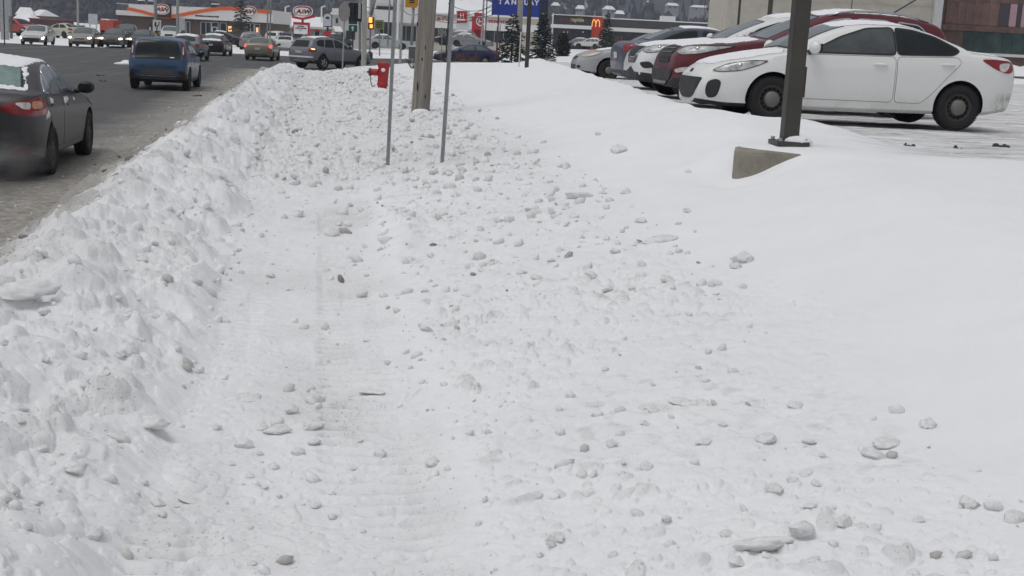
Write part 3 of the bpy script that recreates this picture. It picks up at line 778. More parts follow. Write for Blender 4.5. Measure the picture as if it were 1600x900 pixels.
def scaled(S, sx=1.0, sz=1.0, sy=1.0, **k):
    d = variant(S)
    for key in ('top', 'belt'): d[key] = [(a * sx, z * sz) for a, z in S[key]]
    for key in ('win', 'doors'): d[key] = [[(a * sx, z * sz) for a, z in p] for p in S[key]]
    d['handles'] = [(a * sx, z * sz) for a, z in S['handles']]
    d['wind'] = [(a * sx, y * sy) for a, y in S['wind']]
    d['rear'] = [(a * sx, y * sy) for a, y in S['rear']] if S.get('rear_dir') != 'back' else [(y * sy, z * sz) for y, z in S['rear']]
    d['mirror'] = (S['mirror'][0] * sx, S['mirror'][1] * sz)
    for key in ('head', 'tail_l', 'tail_in', 'fog', 'refl'):
        if key in S: d[key] = [([(a * sx, y * sy, z * sz) for a, y, z in p], dv, m) for p, dv, m in S[key]]
    for key in ('front', 'back'):
        if key in S: d[key] = [(n_, [(y * sy, z * sz) for y, z in p], dv, m) for n_, p, dv, m in S[key]]
    if 'tail_sub' in S: d['tail_sub'] = [([(a * sx, y * sy, z * sz) for a, y, z in p], m) for p, m in S['tail_sub']]
    d['L'] = S['L'] * sx; d['W'] = S['W'] * sy; d['fo'] = S['fo'] * sx; d['wb'] = S['wb'] * sx
    d.update(k); return d

SUV = dict(L=4.62, W=1.86, fo=.92, wb=2.75, r=.36, tw=.235, nose=(.7, .28), tail=(.4, .16), trimz=.44, rear_dir='back', lean=.30,
    bot=[(0, .32), (.4, .26), (4.0, .27), (4.62, .36)], nz=.6, tz=.62,
    top=[(0, .80), (.05, .90), (.2, .96), (.6, 1.03), (1.1, 1.09), (1.42, 1.15), (1.7, 1.32), (2.1, 1.53), (2.45, 1.64), (2.9, 1.68), (3.5, 1.67), (4.05, 1.62), (4.25, 1.55), (4.42, 1.30), (4.54, 1.05), (4.62, .85)],
    belt=[(0, .78), (.2, .86), (.8, .97), (1.4, 1.06), (2.6, 1.09), (3.8, 1.13), (4.3, 1.10), (4.5, 1.0), (4.62, .82)],
    win=[[(1.82, 1.11), (2.15, 1.36), (2.5, 1.50), (2.78, 1.54), (2.82, 1.12)], [(2.90, 1.125), (2.86, 1.54), (3.4, 1.535), (3.55, 1.14)], [(3.63, 1.15), (3.48, 1.53), (3.85, 1.51), (4.10, 1.38), (4.05, 1.20)]],
    doors=[[(1.50, .47), (1.45, .8), (1.6, 1.075), (2.86, 1.10), (2.84, .47)], [(2.87, .47), (2.89, 1.10), (3.66, 1.12), (3.70, .95), (3.35, .56), (3.25, .47)]],
    handles=[(2.66, .95), (3.48, .99)],
    wind=[(1.46, .70), (1.8, .68), (2.36, .58)], rear=[(.62, 1.13), (.60, 1.20), (.52, 1.50)],
    mirror=(1.78, 1.13),
    head=[([(.10, .50, .78), (.25, .76, .78), (.62, .89, .86), (.90, .89, .95), (.55, .80, .95), (.25, .62, .90)], (-.6, -.75, -.1), LAMPGLASS)],
    tail_l=[([(4.55, .62, .86), (4.45, .84, .84), (4.25, .90, .88), (4.22, .90, 1.03), (4.40, .82, 1.06), (4.55, .64, 1.03)], (.65, -.75, 0), TAIL)],
    front=[('grille', [(-.42, .86), (.42, .86), (.36, .66), (-.36, .66)], (-1, 0, -.1), TRIM), ('lower_grille', [(-.55, .54), (.55, .54), (.46, .38), (-.46, .38)], (-1, 0, 0), TRIM)],
    back=[('number_plate', [(-.17, .92), (.17, .92), (.17, .77), (-.17, .77)], (1, 0, 0), PLATE)],
    rails=(2.4, 4.0, .60))
# ------------------------------------------------------------------ the cars of the photograph
def dir_yaw(az): return R(90) - az              # a heading az from +Y towards +X -> rotation about z
ROADYAW = dir_yaw(-AZ)
ALONG = ROADYAW; AGAINST = ROADYAW + math.pi

# 1. dark grey sedan, nearest, driving away
FOCUS = variant(SEDAN, L=4.53, W=1.82, fo=.91, wb=2.65, r=.325, tail=(.62, .24), nose=(.8, .34), tz=.5, tuck=.10,
    top=[(0, .60), (.06, .70), (.2, .78), (.5, .87), (1.0, .96), (1.35, 1.02), (1.7, 1.17), (2.0, 1.31), (2.35, 1.43), (2.7, 1.48), (3.1, 1.475), (3.45, 1.41), (3.75, 1.29), (4.02, 1.15), (4.14, 1.11), (4.38, 1.085), (4.46, 1.06), (4.50, 1.01), (4.53, .93)],
    belt=[(0, .56), (.2, .68), (.8, .84), (1.4, .935), (2.4, .975), (3.4, 1.02), (4.0, 1.05), (4.35, 1.03), (4.53, .90)],
    win=[[(1.72, .985), (2.1, 1.21), (2.45, 1.345), (2.72, 1.385), (2.80, 1.0)], [(2.90, 1.0), (2.82, 1.385), (3.15, 1.37), (3.38, 1.32), (3.50, 1.03)], [(3.56, 1.035), (3.45, 1.295), (3.68, 1.19), (3.86, 1.07), (3.84, 1.04)]],
    doors=[[(1.48, .33), (1.38, .60), (1.50, .94), (1.72, .965), (2.85, .98), (2.80, .33)], [(2.83, .33), (2.88, .98), (3.82, 1.02), (3.86, .93), (3.62, .66), (3.34, .40), (3.2, .33)]],
    handles=[(2.62, .86), (3.58, .90)],
    wind=[(1.42, .66), (1.8, .64), (2.34, .53)], rear=[(3.42, .50), (3.75, .57), (4.03, .63)],
    mirror=(1.74, 1.0),
    tail_l=[([(4.50, .42, .93), (4.50, .44, .85), (4.44, .70, .80), (4.20, .90, .79), (4.02, .91, .81), (3.98, .91, .97), (4.14, .88, 1.015), (4.40, .72, 1.0)], (.75, -.66, 0), TAIL)],
    tail_sub=[([(4.46, .56, .955), (4.44, .64, .89), (4.36, .74, .875), (4.34, .74, .97)], LENSW), ([(4.33, .755, .975), (4.34, .755, .88), (4.13, .87, .88), (4.12, .87, .975)], AMBER)],
    refl=[([(4.48, .50, .40), (4.48, .50, .355), (4.36, .74, .355), (4.32, .78, .40)], (.85, -.5, 0), TAIL)],
    back=[('number_plate', [(-.26, .74), (.26, .74), (.26, .60), (-.26, .60)], (1, 0, 0), PLATE), ('lower_bumper', [(-.80, .37), (.80, .37), (.72, .26), (-.72, .26)], (1, 0, 0), TRIM), ('trunk_lid', [(-.74, 1.05), (.74, 1.05), (.66, .64), (-.66, .64)], (1, 0, 0), TRIM), ('trunk_trim', [(-.36, .80), (.36, .80), (.36, .765), (-.36, .765)], (1, 0, 0), CHROME)])
GREYCAR = paint('dark_grey_paint', (.040, .038, .043), .34, .0, .42, h=.6, salt=(.12, .115, .11), coat=.12)
fy = ALONG
loc = seat_car(FOCUS, 84, 262, 16.2, (FOCUS['L'] / 2 - FOCUS['fo'] - FOCUS['wb'], -.88), fy, 0.006)
focus, fb, fbody = build_car('sedan_car', 'dark grey sedan with snowy roof and frosted rear window, nearest on the road', 'car', FOCUS, GREYCAR, loc, fy, 0, 'dark',
    opts=dict(rear_glass=FROST, side_glass=GLASS_PALE, wtrim=CHROME, mirror=TRIM,
        snow=[([(2.1, .55), (2.0, .3), (2.0, -.3), (2.1, -.55), (2.7, -.60), (3.3, -.57), (3.5, -.5), (3.52, -.2), (3.60, .1), (3.56, .35), (3.5, .5), (3.3, .57), (2.7, .6)], .02),
              ([(3.98, -.66), (4.10, -.68), (4.14, 0), (4.10, .68), (3.98, .66), (4.02, 0)], .022),
              ([(3.44, -.53), (3.48, -.56), (3.75, -.625), (4.02, -.67), (4.02, -.63), (3.75, -.59), (3.5, -.51)], .012)]))
def snow_flecks(root, bvh, pts, S, sg, r=.03):
    for k, (a, z, s) in enumerate(pts):
        x = S['L'] / 2 - a; pl = [(x + s * math.cos(t) * (.5 + .5 * ((k * 7 + i * 5) % 3) / 2), sg * S['W'] / 2, z + s * 1.5 * math.sin(t) * (.5 + .5 * ((k * 3 + i) % 3) / 2)) for i, t in enumerate([0, 1.1, 2.2, 3.2, 4.2, 5.2])]
        patch('snow_cover', bvh, pl, (0, -sg, 0), [CARSNOW], root, .016, .02, 0, 0, 0, .004, k)
snow_flecks(focus, fb, [(3.62, .935, .05), (3.52, .93, .04), (2.70, .90, .05), (2.60, .90, .05), (2.5, .92, .03), (3.9, .80, .045), (3.98, .77, .03), (3.83, .79, .03), (2.05, .90, .025)], FOCUS, -1)

# 2. blue boxy hatchback
SOUL = variant(SUV, L=4.14, W=1.80, fo=.84, wb=2.57, r=.325, tw=.225, trimz=.36, lean=.24, rails=None, tail=(.36, .15),
    bot=[(0, .26), (.4, .20), (3.5, .22), (4.14, .32)],
    top=[(0, .74), (.05, .86), (.2, .95), (.6, 1.02), (.95, 1.06), (1.2, 1.20), (1.5, 1.40), (1.85, 1.54), (2.3, 1.60), (2.9, 1.605), (3.5, 1.58), (3.82, 1.53), (3.92, 1.40), (4.02, 1.08), (4.10, .95), (4.14, .72)],
    belt=[(0, .72), (.2, .84), (.7, .94), (1.1, .99), (2.2, 1.04), (3.4, 1.12), (3.8, 1.10), (4.0, .95), (4.14, .70)],
    win=[[(1.35, 1.03), (1.62, 1.30), (1.95, 1.46), (2.30, 1.49), (2.36, 1.06)], [(2.44, 1.07), (2.38, 1.49), (3.02, 1.48), (3.16, 1.12)], [(3.24, 1.14), (3.12, 1.47), (3.42, 1.45), (3.52, 1.22)]],
    doors=[[(1.20, .36), (1.15, .7), (1.25, 1.0), (2.40, 1.05), (2.38, .36)], [(2.41, .36), (2.43, 1.05), (3.22, 1.10), (3.22, .95), (2.95, .55), (2.85, .36)]],
    handles=[(2.2, .88), (3.02, .92)], wind=[(1.0, .68), (1.3, .67), (1.78, .60)], rear=[(.69, .93), (.66, 1.25), (.57, 1.52)], mirror=(1.32, 1.04),
    head=[([(.08, .5, .76), (.2, .72, .76), (.5, .86, .82), (.6, .86, .92), (.35, .78, .92), (.15, .6, .88)], (-.6, -.75, 0), LAMPGLASS)],
    tail_l=[([(4.02, .70, 1.0), (4.00, .82, 1.02), (3.92, .84, 1.2), (3.82, .77, 1.44), (3.86, .67, 1.44), (3.98, .70, 1.2)], (.9, -.45, 0), TAIL)],
    tail_sub=[([(4.02, .73, 1.08), (4.00, .77, 1.08), (3.92, .76, 1.32), (3.93, .73, 1.32)], LENSW)],
    back=[('number_plate', [(-.17, .62), (.17, .62), (.17, .50), (-.17, .50)], (1, 0, 0), GREYTRIM), ('plate_recess', [(-.44, .66), (.44, .66), (.50, .46), (-.50, .46)], (1, 0, 0), GREYTRIM), ('lower_bumper', [(-.90, .50), (-.55, .42), (.55, .42), (.90, .50), (.84, .24), (-.84, .24)], (1, 0, 0), TRIM), ('chrome_strip', [(-.55, .435), (.55, .435), (.55, .415), (-.55, .415)], (1, 0, 0), CHROME), ('badge', [(-.36, .995), (-.50, .995), (-.50, .97), (-.36, .97)], (1, 0, 0), ALLOY), ('fog_reflector', [(.60, .60), (.82, .58), (.82, .46), (.62, .48)], (1, 0, 0), TRIM), ('fog_reflector', [(-.60, .60), (-.82, .58), (-.82, .46), (-.62, .48)], (1, 0, 0), TRIM)])
BLUE = paint('blue_paint', (.024, .070, .140), .6, .3, .35, h=.75, salt=(.20, .20, .21))
yaw = ALONG - R(1.5)
loc = seat_car(SOUL, 249, 137, 38.5, (-SOUL['L'] / 2 + .4, 0), yaw, 0.006)
build_car('hatchback_car', 'bright blue boxy hatchback seen from behind in mid road', 'car', SOUL, BLUE, loc, yaw, 0, 'dark', opts=dict(glass=GLASS, tail_l=M('dark_tail_light', (.13, .015, .022), .2, var=.3)))

# 3. parked row on the lot
MAZDA = variant(SEDAN, r=.302, fo=.95, wb=2.64, tail=(.55, .22), nose=(.95, .40), crease=.7,
    top=[(0, .58), (.05, .66), (.16, .74), (.5, .84), (1.0, .925), (1.4, .98), (1.62, 1.09), (1.95, 1.25), (2.3, 1.37), (2.65, 1.42), (3.0, 1.42), (3.4, 1.355), (3.8, 1.20), (4.1, 1.08), (4.3, 1.055), (4.5, 1.035), (4.55, .99), (4.58, .90)],
    win=[[(1.74, .935), (1.86, 1.01), (2.2, 1.185), (2.55, 1.31), (2.925, 1.337), (2.935, .955)], [(2.938, .96), (2.928, 1.337), (3.2, 1.315), (3.5, 1.24), (3.80, 1.10), (3.84, 1.05), (3.74, .985)]],
    bot=[(0, .20), (.35, .17), (3.98, .19), (4.58, .27)],
    head=[([(.22, .50, .625), (.30, .68, .62), (.55, .83, .655), (.82, .88, .74), (1.02, .86, .815), (.75, .79, .80), (.42, .64, .735)], (-.5, -.85, -.1), LAMPGLASS)],
    fog=[([(.17, .56, .50), (.24, .68, .54), (.30, .74, .50), (.25, .70, .30), (.17, .58, .27), (.14, .54, .36)], (-.62, -.78, 0), TRIM), ([(.10, .30, .225), (.24, .66, .23), (.24, .66, .20), (.10, .30, .20)], (-.75, -.66, 0), TRIM)],
    tail_l=[([(4.50, .66, .83), (4.44, .78, .78), (4.30, .86, .83), (4.12, .885, .965), (4.30, .85, .97), (4.50, .70, .95)], (.62, -.78, 0), TAIL)],
    tail_sub=[([(4.47, .72, .93), (4.40, .80, .80), (4.33, .84, .82), (4.34, .84, .92)], LENSW)],
    front=[('grille', [(-.58, .545), (.58, .545), (.50, .40), (.36, .29), (.20, .25), (-.20, .25), (-.36, .29), (-.50, .40)], (-1, 0, 0), TRIM), ('badge', [(-.055, .66), (.055, .66), (.055, .60), (-.055, .60)], (-1, 0, -.3), TRIM)],
    extra=[])
RM = lambda a: float(np.interp(a, [0, 1.4, 1.74, 2.92, 3.84, 4.2, 4.58], [0, 1.17, 1.37, 2.60, 3.53, 3.93, 4.40]))
def remap(S):
    d = variant(S)
    for key in ('top', 'belt'): d[key] = [(RM(a), z) for a, z in S[key]]
    for key in ('win', 'doors'): d[key] = [[(RM(a), z) for a, z in p] for p in S[key]]
    d['handles'] = [(RM(a), z) for a, z in S['handles']]
    for key in ('wind', 'rear'): d[key] = [(RM(a), y) for a, y in S[key]]
    d['mirror'] = (RM(S['mirror'][0]), S['mirror'][1])
    for key in ('head', 'tail_l', 'fog'): d[key] = [([(RM(a), y, z) for a, y, z in p], dv, m) for p, dv, m in S[key]]
    d['tail_sub'] = [([(RM(a), y, z) for a, y, z in p], m) for p, m in S['tail_sub']]
    d['L'] = 4.40; d['fo'] = .92; d['bot'] = [(0, .20), (.35, .17), (3.8, .19), (4.40, .27)]
    return d
MAZDA['doors'] = [[(1.62, .33), (1.52, .60), (1.60, .905), (1.80, .925), (2.93, .945), (2.93, .33)], [(2.95, .33), (2.945, .945), (3.80, .975), (3.86, .90), (3.70, .74), (3.50, .50), (3.36, .36), (3.30, .33)]]
MAZDA['handles'] = [(2.72, .83), (3.66, .87)]
MAZDA = remap(MAZDA)
WHITEP = paint('white_paint', (.80, .80, .775), .75, 0, .25, h=.46, salt=(.34, .32, .29), rear=(-1.84, .56))
LOTYAW = R(187)
MZ = 1.095
loc = seat_car(MAZDA, 1489, 199, 17.4, (MAZDA['L'] / 2 - MAZDA['fo'] - MAZDA['wb'], .78), LOTYAW, MZ)
maz, mb_, _ = build_car('sedan_car', 'white sedan with black steel wheels parked beside the square lamp post', 'car', MAZDA, WHITEP, loc, LOTYAW, 0, 'steel', 'cars parked nose out on the snowy lot',
    opts=dict(wind_glass=GLASS_PALE, side_glass=GLASS, front_glass=GLASS_MID,
        snow=[([(RM(a), y) for a, y in q], h) for q, h in [([(.22, .45), (.7, .66), (1.3, .70), (1.40, .4), (1.42, -.4), (1.3, -.7), (.7, -.66), (.22, -.45), (.14, 0)], .016),
              ([(2.2, .45), (2.5, .54), (3.2, .52), (3.45, .4), (3.45, -.4), (3.2, -.52), (2.5, -.54), (2.2, -.45)], .012),
              ([(4.02, .55), (4.4, .6), (4.46, 0), (4.4, -.6), (4.02, -.55)], .014)]]))
SANTA = variant(SUV, L=4.70, W=1.88, fo=.93, wb=2.70, r=.365, lean=.33,
    top=[(0, .82), (.05, .93), (.2, 1.0), (.6, 1.065), (1.1, 1.12), (1.45, 1.17), (1.8, 1.33), (2.2, 1.52), (2.55, 1.63), (3.0, 1.68), (3.6, 1.665), (4.15, 1.60), (4.38, 1.53), (4.52, 1.28), (4.62, 1.05), (4.70, .85)],
    win=[[(1.85, 1.14), (2.2, 1.36), (2.6, 1.50), (2.88, 1.535), (2.92, 1.15)], [(3.0, 1.155), (2.96, 1.535), (3.5, 1.525), (3.66, 1.19)], [(3.74, 1.22), (3.62, 1.515), (4.0, 1.48), (4.12, 1.36)]],
    head=[([(.08, .50, .86), (.16, .66, .80), (.40, .84, .84), (.95, .92, 1.0), (.60, .84, .98), (.22, .62, .96)], (-.6, -.75, -.1), LAMPGLASS)],
    fog=[([(.12, .60, .60), (.20, .74, .64), (.32, .84, .66), (.25, .78, .56), (.14, .62, .52)], (-.7, -.7, 0), LENSW)],
    front=[('grille', [(-.46, .98), (.46, .98), (.44, .80), (.34, .68), (-.34, .68), (-.44, .80)], (-1, 0, -.1), TRIM)] + [('grille_bar', [(-.42 + .02 * k, .945 - .07 * k), (.42 - .02 * k, .945 - .07 * k), (.42 - .02 * k, .915 - .07 * k), (-.42 + .02 * k, .915 - .07 * k)], (-1, 0, -.1), CHROME) for k in range(4)] + [('lower_grille', [(-.70, .58), (.70, .58), (.60, .40), (-.60, .40)], (-1, 0, 0), TRIM), ('skid_plate', [(-.50, .40), (.50, .40), (.44, .33), (-.44, .33)], (-1, 0, 0), ALLOY)],
    rails=(2.5, 4.2, .62))
REDP = paint('dark_red_paint', (.115, .010, .018), .32, .25, .3, h=.7, salt=(.3, .24, .24))
def nose_at(S, px, py, Y, yaw, z): return seat_car(S, px, py, Y, (S['L'] / 2, 0.35), yaw, z)
loc = nose_at(SANTA, 1040, 130, 20.6, LOTYAW, 1.09)
red_, _, _ = build_car('suv_car', 'dark red SUV with chrome barred grille parked behind the white sedan', 'car', SANTA, REDP, loc, LOTYAW, 0, 'alloy5', 'cars parked nose out on the snowy lot',
    opts=dict(wind_glass=GLASS_PALE, wtrim=CHROME, rail=CHROME, snow=[([(.15, .5), (.5, .72), (1.0, .76), (1.38, .72), (1.42, -.7), (1.0, -.76), (.5, -.72), (.15, -.5)], .014), ([(2.4, .5), (3.0, .60), (4.2, .56), (4.2, -.56), (3.0, -.6), (2.4, -.5)], .02)]))
an = MB(); an.tube([(-1.45, .1, 1.66), (-1.85, .1, 1.92)], .012, 6); an.build('antenna', TRIM, red_)
MURANO = variant(SANTA, L=4.88, W=1.91, fo=.95, wb=2.82, rails=None,
    top=[(0, .80), (.05, .92), (.2, .99), (.6, 1.06), (1.1, 1.11), (1.5, 1.17), (1.9, 1.36), (2.3, 1.53), (2.7, 1.64), (3.1, 1.68), (3.6, 1.65), (4.2, 1.54), (4.5, 1.42), (4.7, 1.2), (4.8, 1.05), (4.88, .85)],
    belt=[(0, .78), (.2, .88), (.8, .98), (1.4, 1.07), (2.6, 1.10), (3.8, 1.16), (4.5, 1.12), (4.75, 1.0), (4.88, .82)],
    front=[('grille', [(-.62, .96), (-.50, .96), (-.22, .72), (.22, .72), (.50, .96), (.62, .96), (.30, .62), (-.30, .62)], (-1, 0, -.1), CHROME), ('grille_mesh', [(-.46, .95), (.46, .95), (.20, .74), (-.20, .74)], (-1, 0, -.1), TRIM), ('lower_grille', [(-.70, .46), (.70, .46), (.60, .36), (-.60, .36)], (-1, 0, 0), TRIM)],
    fog=[([(.12, .56, .64), (.22, .78, .67), (.30, .84, .56), (.18, .66, .53)], (-.72, -.7, 0), TRIM)])
WHITE2 = paint('pearl_white_paint', (.76, .765, .77), .4, 0, .3, h=.5)
loc = nose_at(MURANO, 990, 128, 24.0, LOTYAW, 1.08)
build_car('suv_car', 'white SUV with V shaped grille parked between the red SUV and a blue hatchback', 'car', MURANO, WHITE2, loc, LOTYAW, 1, 'alloy5', 'cars parked nose out on the snowy lot',
    opts=dict(wind_glass=GLASS_PALE, snow=[([(.15, .5), (.5, .74), (1.0, .78), (1.42, .72), (1.46, -.7), (1.0, -.76), (.5, -.72), (.15, -.5)], .016), ([(2.6, .5), (3.1, .60), (4.1, .56), (4.1, -.56), (3.1, -.6), (2.6, -.5)], .03)]))
HATCH = scaled(SEDAN, 1.0, 1.0, 1.0, L=4.58,
    tail_l=[([(4.50, .50, .84), (4.40, .80, .80), (4.2, .88, .82), (4.1, .88, .98), (4.3, .84, 1.0), (4.5, .62, .98)], (.65, -.75, 0), TAIL)])
NAVY = paint('slate_blue_paint', (.045, .055, .085), .75, .2, .35, h=1.0, salt=(.17, .17, .19))
loc = seat_car(HATCH, 966, 122, 28.5, (-HATCH['L'] / 2, -.4), R(7), 1.07)
build_car('sedan_car', 'slate blue sedan backed in, its red tail light beside the white SUV', 'car', HATCH, NAVY, loc, R(7), 1, 'dark', 'cars parked on the snowy lot',
    opts=dict(rear_glass=GLASS_PALE, snow=[([(2.3, .4), (3.2, .5), (3.2, -.5), (2.3, -.4)], .015)]))
YARIS = scaled(SEDAN, .94, 1.01, .95, r=.30, nose=(.7, .30),
    head=[([(.10, .44, .66), (.22, .66, .62), (.48, .80, .70), (.70, .80, .82), (.45, .70, .82), (.2, .52, .76)], (-.6, -.75, -.1), M('yellowed_headlight', (.50, .47, .38), .2, var=.2))],
    fog=[([(.10, .42, .40), (.16, .56, .42), (.18, .58, .34), (.10, .44, .32)], (-.7, -.7, 0), TRIM)])
SILVER = paint('silver_paint', (.40, .41, .42), .4, .35, .35, h=.6, salt=(.33, .33, .33))
loc = nose_at(YARIS, 899, 113, 36.5, R(186), 1.0)
build_car('compact_car', 'silver compact car at the far end of the parked row, nose in the snow', 'car', YARIS, SILVER, loc, R(186), 1, 'steel', 'cars parked nose out on the snowy lot',
    opts=dict(wind_glass=GLASS_PALE, snow=[([(.6, .5), (1.2, .62), (1.25, -.6), (.6, -.5)], .006)]))

# 4. traffic in the distance
def far_car(name, label, S, mat, px, py, Y, az, local=(0, 0), z=0.006, lod=2, rim='dark', cat='car', **opts):
    yaw = dir_yaw(az); lx = {'rear': -S['L'] / 2, 'front': S['L'] / 2, 'mid': 0}[local] if isinstance(local, str) else local[0]
    loc = seat_car(S, px, py, Y, (lx, 0), yaw, z)
    return build_car(name, label, cat, S, mat, loc, yaw, lod, rim, None, opts)
WH3 = paint('far_white_paint', (.62, .62, .60), .5, 0, .35, h=.6)
TAN_ = paint('beige_paint', (.30, .275, .235), .35, .25, .4, h=.6, salt=(.24, .22, .20))
DG = paint('charcoal_paint', (.065, .06, .06), .55, .2, .4, h=.8, salt=(.16, .15, .14))
BLK = paint('black_paint', (.014, .014, .018), .25, .1, .35, h=.6, salt=(.14, .14, .15))
GOLD = paint('champagne_paint', (.27, .235, .18), .4, .3, .4, h=.6, salt=(.22, .20, .17))
MIDG = paint('mid_grey_paint', (.20, .20, .205), .5, .3, .4, h=.7, salt=(.24, .23, .22))
REDC = paint('red_paint', (.34, .03, .035), .3, 0, .4, h=.6)
COROLLA = variant(SEDAN, front=[('grille', [(-.62, .50), (.62, .50), (.52, .25), (-.52, .25)], (-1, 0, 0), TRIM), ('grille_bar', [(-.56, .66), (.56, .66), (.50, .63), (-.50, .63)], (-1, 0, 0), TRIM)],
    head=[([(.12, .56, .52), (.26, .78, .62), (.40, .84, .62), (.30, .80, .40), (.16, .62, .40)], (-.7, -.7, 0), LAMPLIT)])
LIT = variant(SEDAN, head=[([(.10, .50, .60), (.22, .72, .60), (.42, .82, .68), (.34, .76, .76), (.16, .56, .72)], (-.7, -.7, 0), LAMPLIT)])
far_car('sedan_car', 'white sedan with black lower grille waiting leftmost among the oncoming cars', COROLLA, WH3, 49, 78.5, 91, math.pi - AZ, 'front', lod=1, glass=GLASS_PALE)
far_car('sedan_car', 'beige sedan with both headlights on, waiting next to the white one', LIT, TAN_, 124, 80, 91.5, math.pi - AZ, 'front', lod=1, glass=GLASS_PALE)
far_car('sedan_car', 'charcoal sedan with headlights on beside the beige sedan', LIT, DG, 173, 78.5, 95, math.pi - AZ, 'front', lod=1, glass=GLASS_PALE)
far_car('sedan_car', 'dark sedan with one headlight showing, half hidden by the blue hatchback', LIT, BLK, 217, 77.5, 98, math.pi - AZ, 'front', lod=1, glass=GLASS_PALE)
far_car('sedan_car', 'grey sedan with snow covered roof driving ahead of the blue hatchback', SEDAN, MIDG, 285, 94, 70, -AZ + R(4), 'rear', lod=1,
    snow=[([(2.0, .5), (2.7, .6), (3.4, .55), (3.4, -.55), (2.7, -.6), (2.0, -.5)], .05)])
far_car('sedan_car', 'black sedan with snow on its trunk and bumper, ahead in the road', SEDAN, BLK, 329, 88.5, 86, -AZ + R(5), 'rear', lod=1, glass=GLASS_PALE,
    snow=[([(2.0, .5), (2.7, .6), (3.4, .55), (3.4, -.55), (2.7, -.6), (2.0, -.5)], .05), ([(4.0, .6), (4.3, .7), (4.52, .6), (4.56, 0), (4.52, -.6), (4.3, -.7), (4.0, -.6)], .05)])
far_car('sedan_car', 'champagne sedan with red brake lights lit, near the intersection', SEDAN, GOLD, 402, 93.5, 79, -AZ + R(6), 'rear', lod=1, tail_l=TAILLIT, glass=GLASS_PALE)
far_car('suv_car', 'small silver SUV just beyond the champagne sedan', SUV, MIDG, 390, 82, 108, -AZ + R(3), 'rear', glass=GLASS_PALE)
far_car('sedan_car', 'white sedan seen from behind, left of the grey SUV', SEDAN, WH3, 443, 82.5, 112, -AZ + R(5), 'rear', lod=1)
far_car('suv_car', 'white SUV with dark windows beyond the white sedan', SUV, WH3, 440, 71, 140, -AZ + R(30), 'mid', z=.12)
far_car('suv_car', 'dark SUV parked under the restaurant message board', SUV, DG, 463, 72, 138, R(20), 'mid', z=.12)
far_car('hatchback_car', 'black car crossing in front of the restaurant door, headlight on', LIT, BLK, 352, 76, 120, R(84), 'mid', z=.12, snow=[([(2.2, .5), (3.2, .5), (3.2, -.5), (2.2, -.5)], .03)])
far_car('suv_car', 'white SUV parked near the brick restaurant wall, above the blue hatchback', SUV, WH3, 266, 71, 128, math.pi - R(12), 'mid', z=.12, glass=GLASS_PALE)
far_car('suv_car', 'black SUV behind the oncoming charcoal sedan', SUV, BLK, 199, 70, 118, math.pi - R(14), 'mid', z=.12, glass=GLASS_PALE)
far_car('sedan_car', 'pale yellow sedan behind the white and the beige oncoming cars', SEDAN, paint('pale_yellow_paint', (.48, .46, .37), .3, 0, .4, h=.5), 96, 68, 122, R(-62), 'mid', z=.12)
far_car('hatchback_car', 'red car parked beside the leftmost poles', SUV, REDC, 33, 66, 122, R(120), 'mid', z=.12)
# grey SUV turning right
X3 = variant(SUV, L=4.57, W=1.85, fo=.84, wb=2.79, tail_l=[([(4.52, .60, .88), (4.42, .82, .86), (4.2, .92, .90), (4.2, .92, 1.04), (4.4, .82, 1.07), (4.52, .66, 1.05)], (.65, -.75, 0), TAIL)],
    tail_sub=[([(4.46, .74, 1.04), (4.38, .82, 1.0), (4.26, .88, 1.0), (4.26, .88, 1.045), (4.40, .80, 1.06)], LENSW)],
    back=[('number_plate', [(-.24, .94), (.24, .94), (.24, .80), (-.24, .80)], (1, 0, 0), PLATE), ('bumper_snow', [(-.88, .66), (.80, .66), (.80, .58), (-.88, .58)], (1, 0, 0), CARSNOW)])
GRX = paint('slate_grey_paint', (.19, .195, .215), .35, .25, .34, h=.7, salt=(.22, .22, .22))
yaw = dir_yaw(R(38))
loc = seat_car(X3, 505, 107, 66.5, (X3['L'] / 2 - X3['fo'] - X3['wb'], -.85), yaw, .03)
build_car('suv_car', 'slate grey SUV turning right behind the ploughed bank, signal on, snow on roof', 'car', X3, GRX, loc, yaw, 0, 'alloy5', opts=dict(tail_sub=AMBERLIT, side_glass=GLASS, snow=[([(2.3, .5), (3.0, .58), (4.0, .56), (4.0, -.56), (3.0, -.6), (2.3, -.5)], .03), ([(.3, .5), (.9, .7), (1.3, .7), (1.3, .2), (.5, .3)], .012)]))
DBLUE = paint('deep_blue_paint', (.016, .022, .085), .28, .25, .35, h=.7, salt=(.16, .15, .16))
far_car('sedan_car', 'deep blue sedan on the side street behind the small spruces', SEDAN, DBLUE, 728, 97, 90, R(-95), 'mid', z=.20, lod=1, rim='alloy9', side_glass=GLASS_PALE)
# dealership and restaurant lots far off
for k, (px, py, Y, az, lab, S, mt) in enumerate([
    (606, 77, 126, 80, 'silver car on the dealership lot under the white showroom windows', SEDAN, SILVER),
    (712, 72, 140, -80, 'dark car with snowy roof in front of the red and white pylon', SUV, BLK),
    (735, 74, 132, 100, 'black and white car just above the deep blue sedan', SEDAN, MIDG),
    (526, 75, 150, 60, 'dark car by the dealership entrance behind the grey SUV', SUV, DG),
    (900, 76, 196, -75, 'grey car with snowy roof before the dark fast food restaurant', SUV, MIDG),
    (921, 77, 190, -60, 'white car near the red restaurant corner, beside the fir', SUV, WH3)]):
    far_car('parked_car', lab, S, mt, px, py, Y, R(az), 'mid', z=None, glass=GLASS_PALE,
        snow=[([(2.2, .5), (3.6, .55), (3.6, -.55), (2.2, -.5)], .04)])
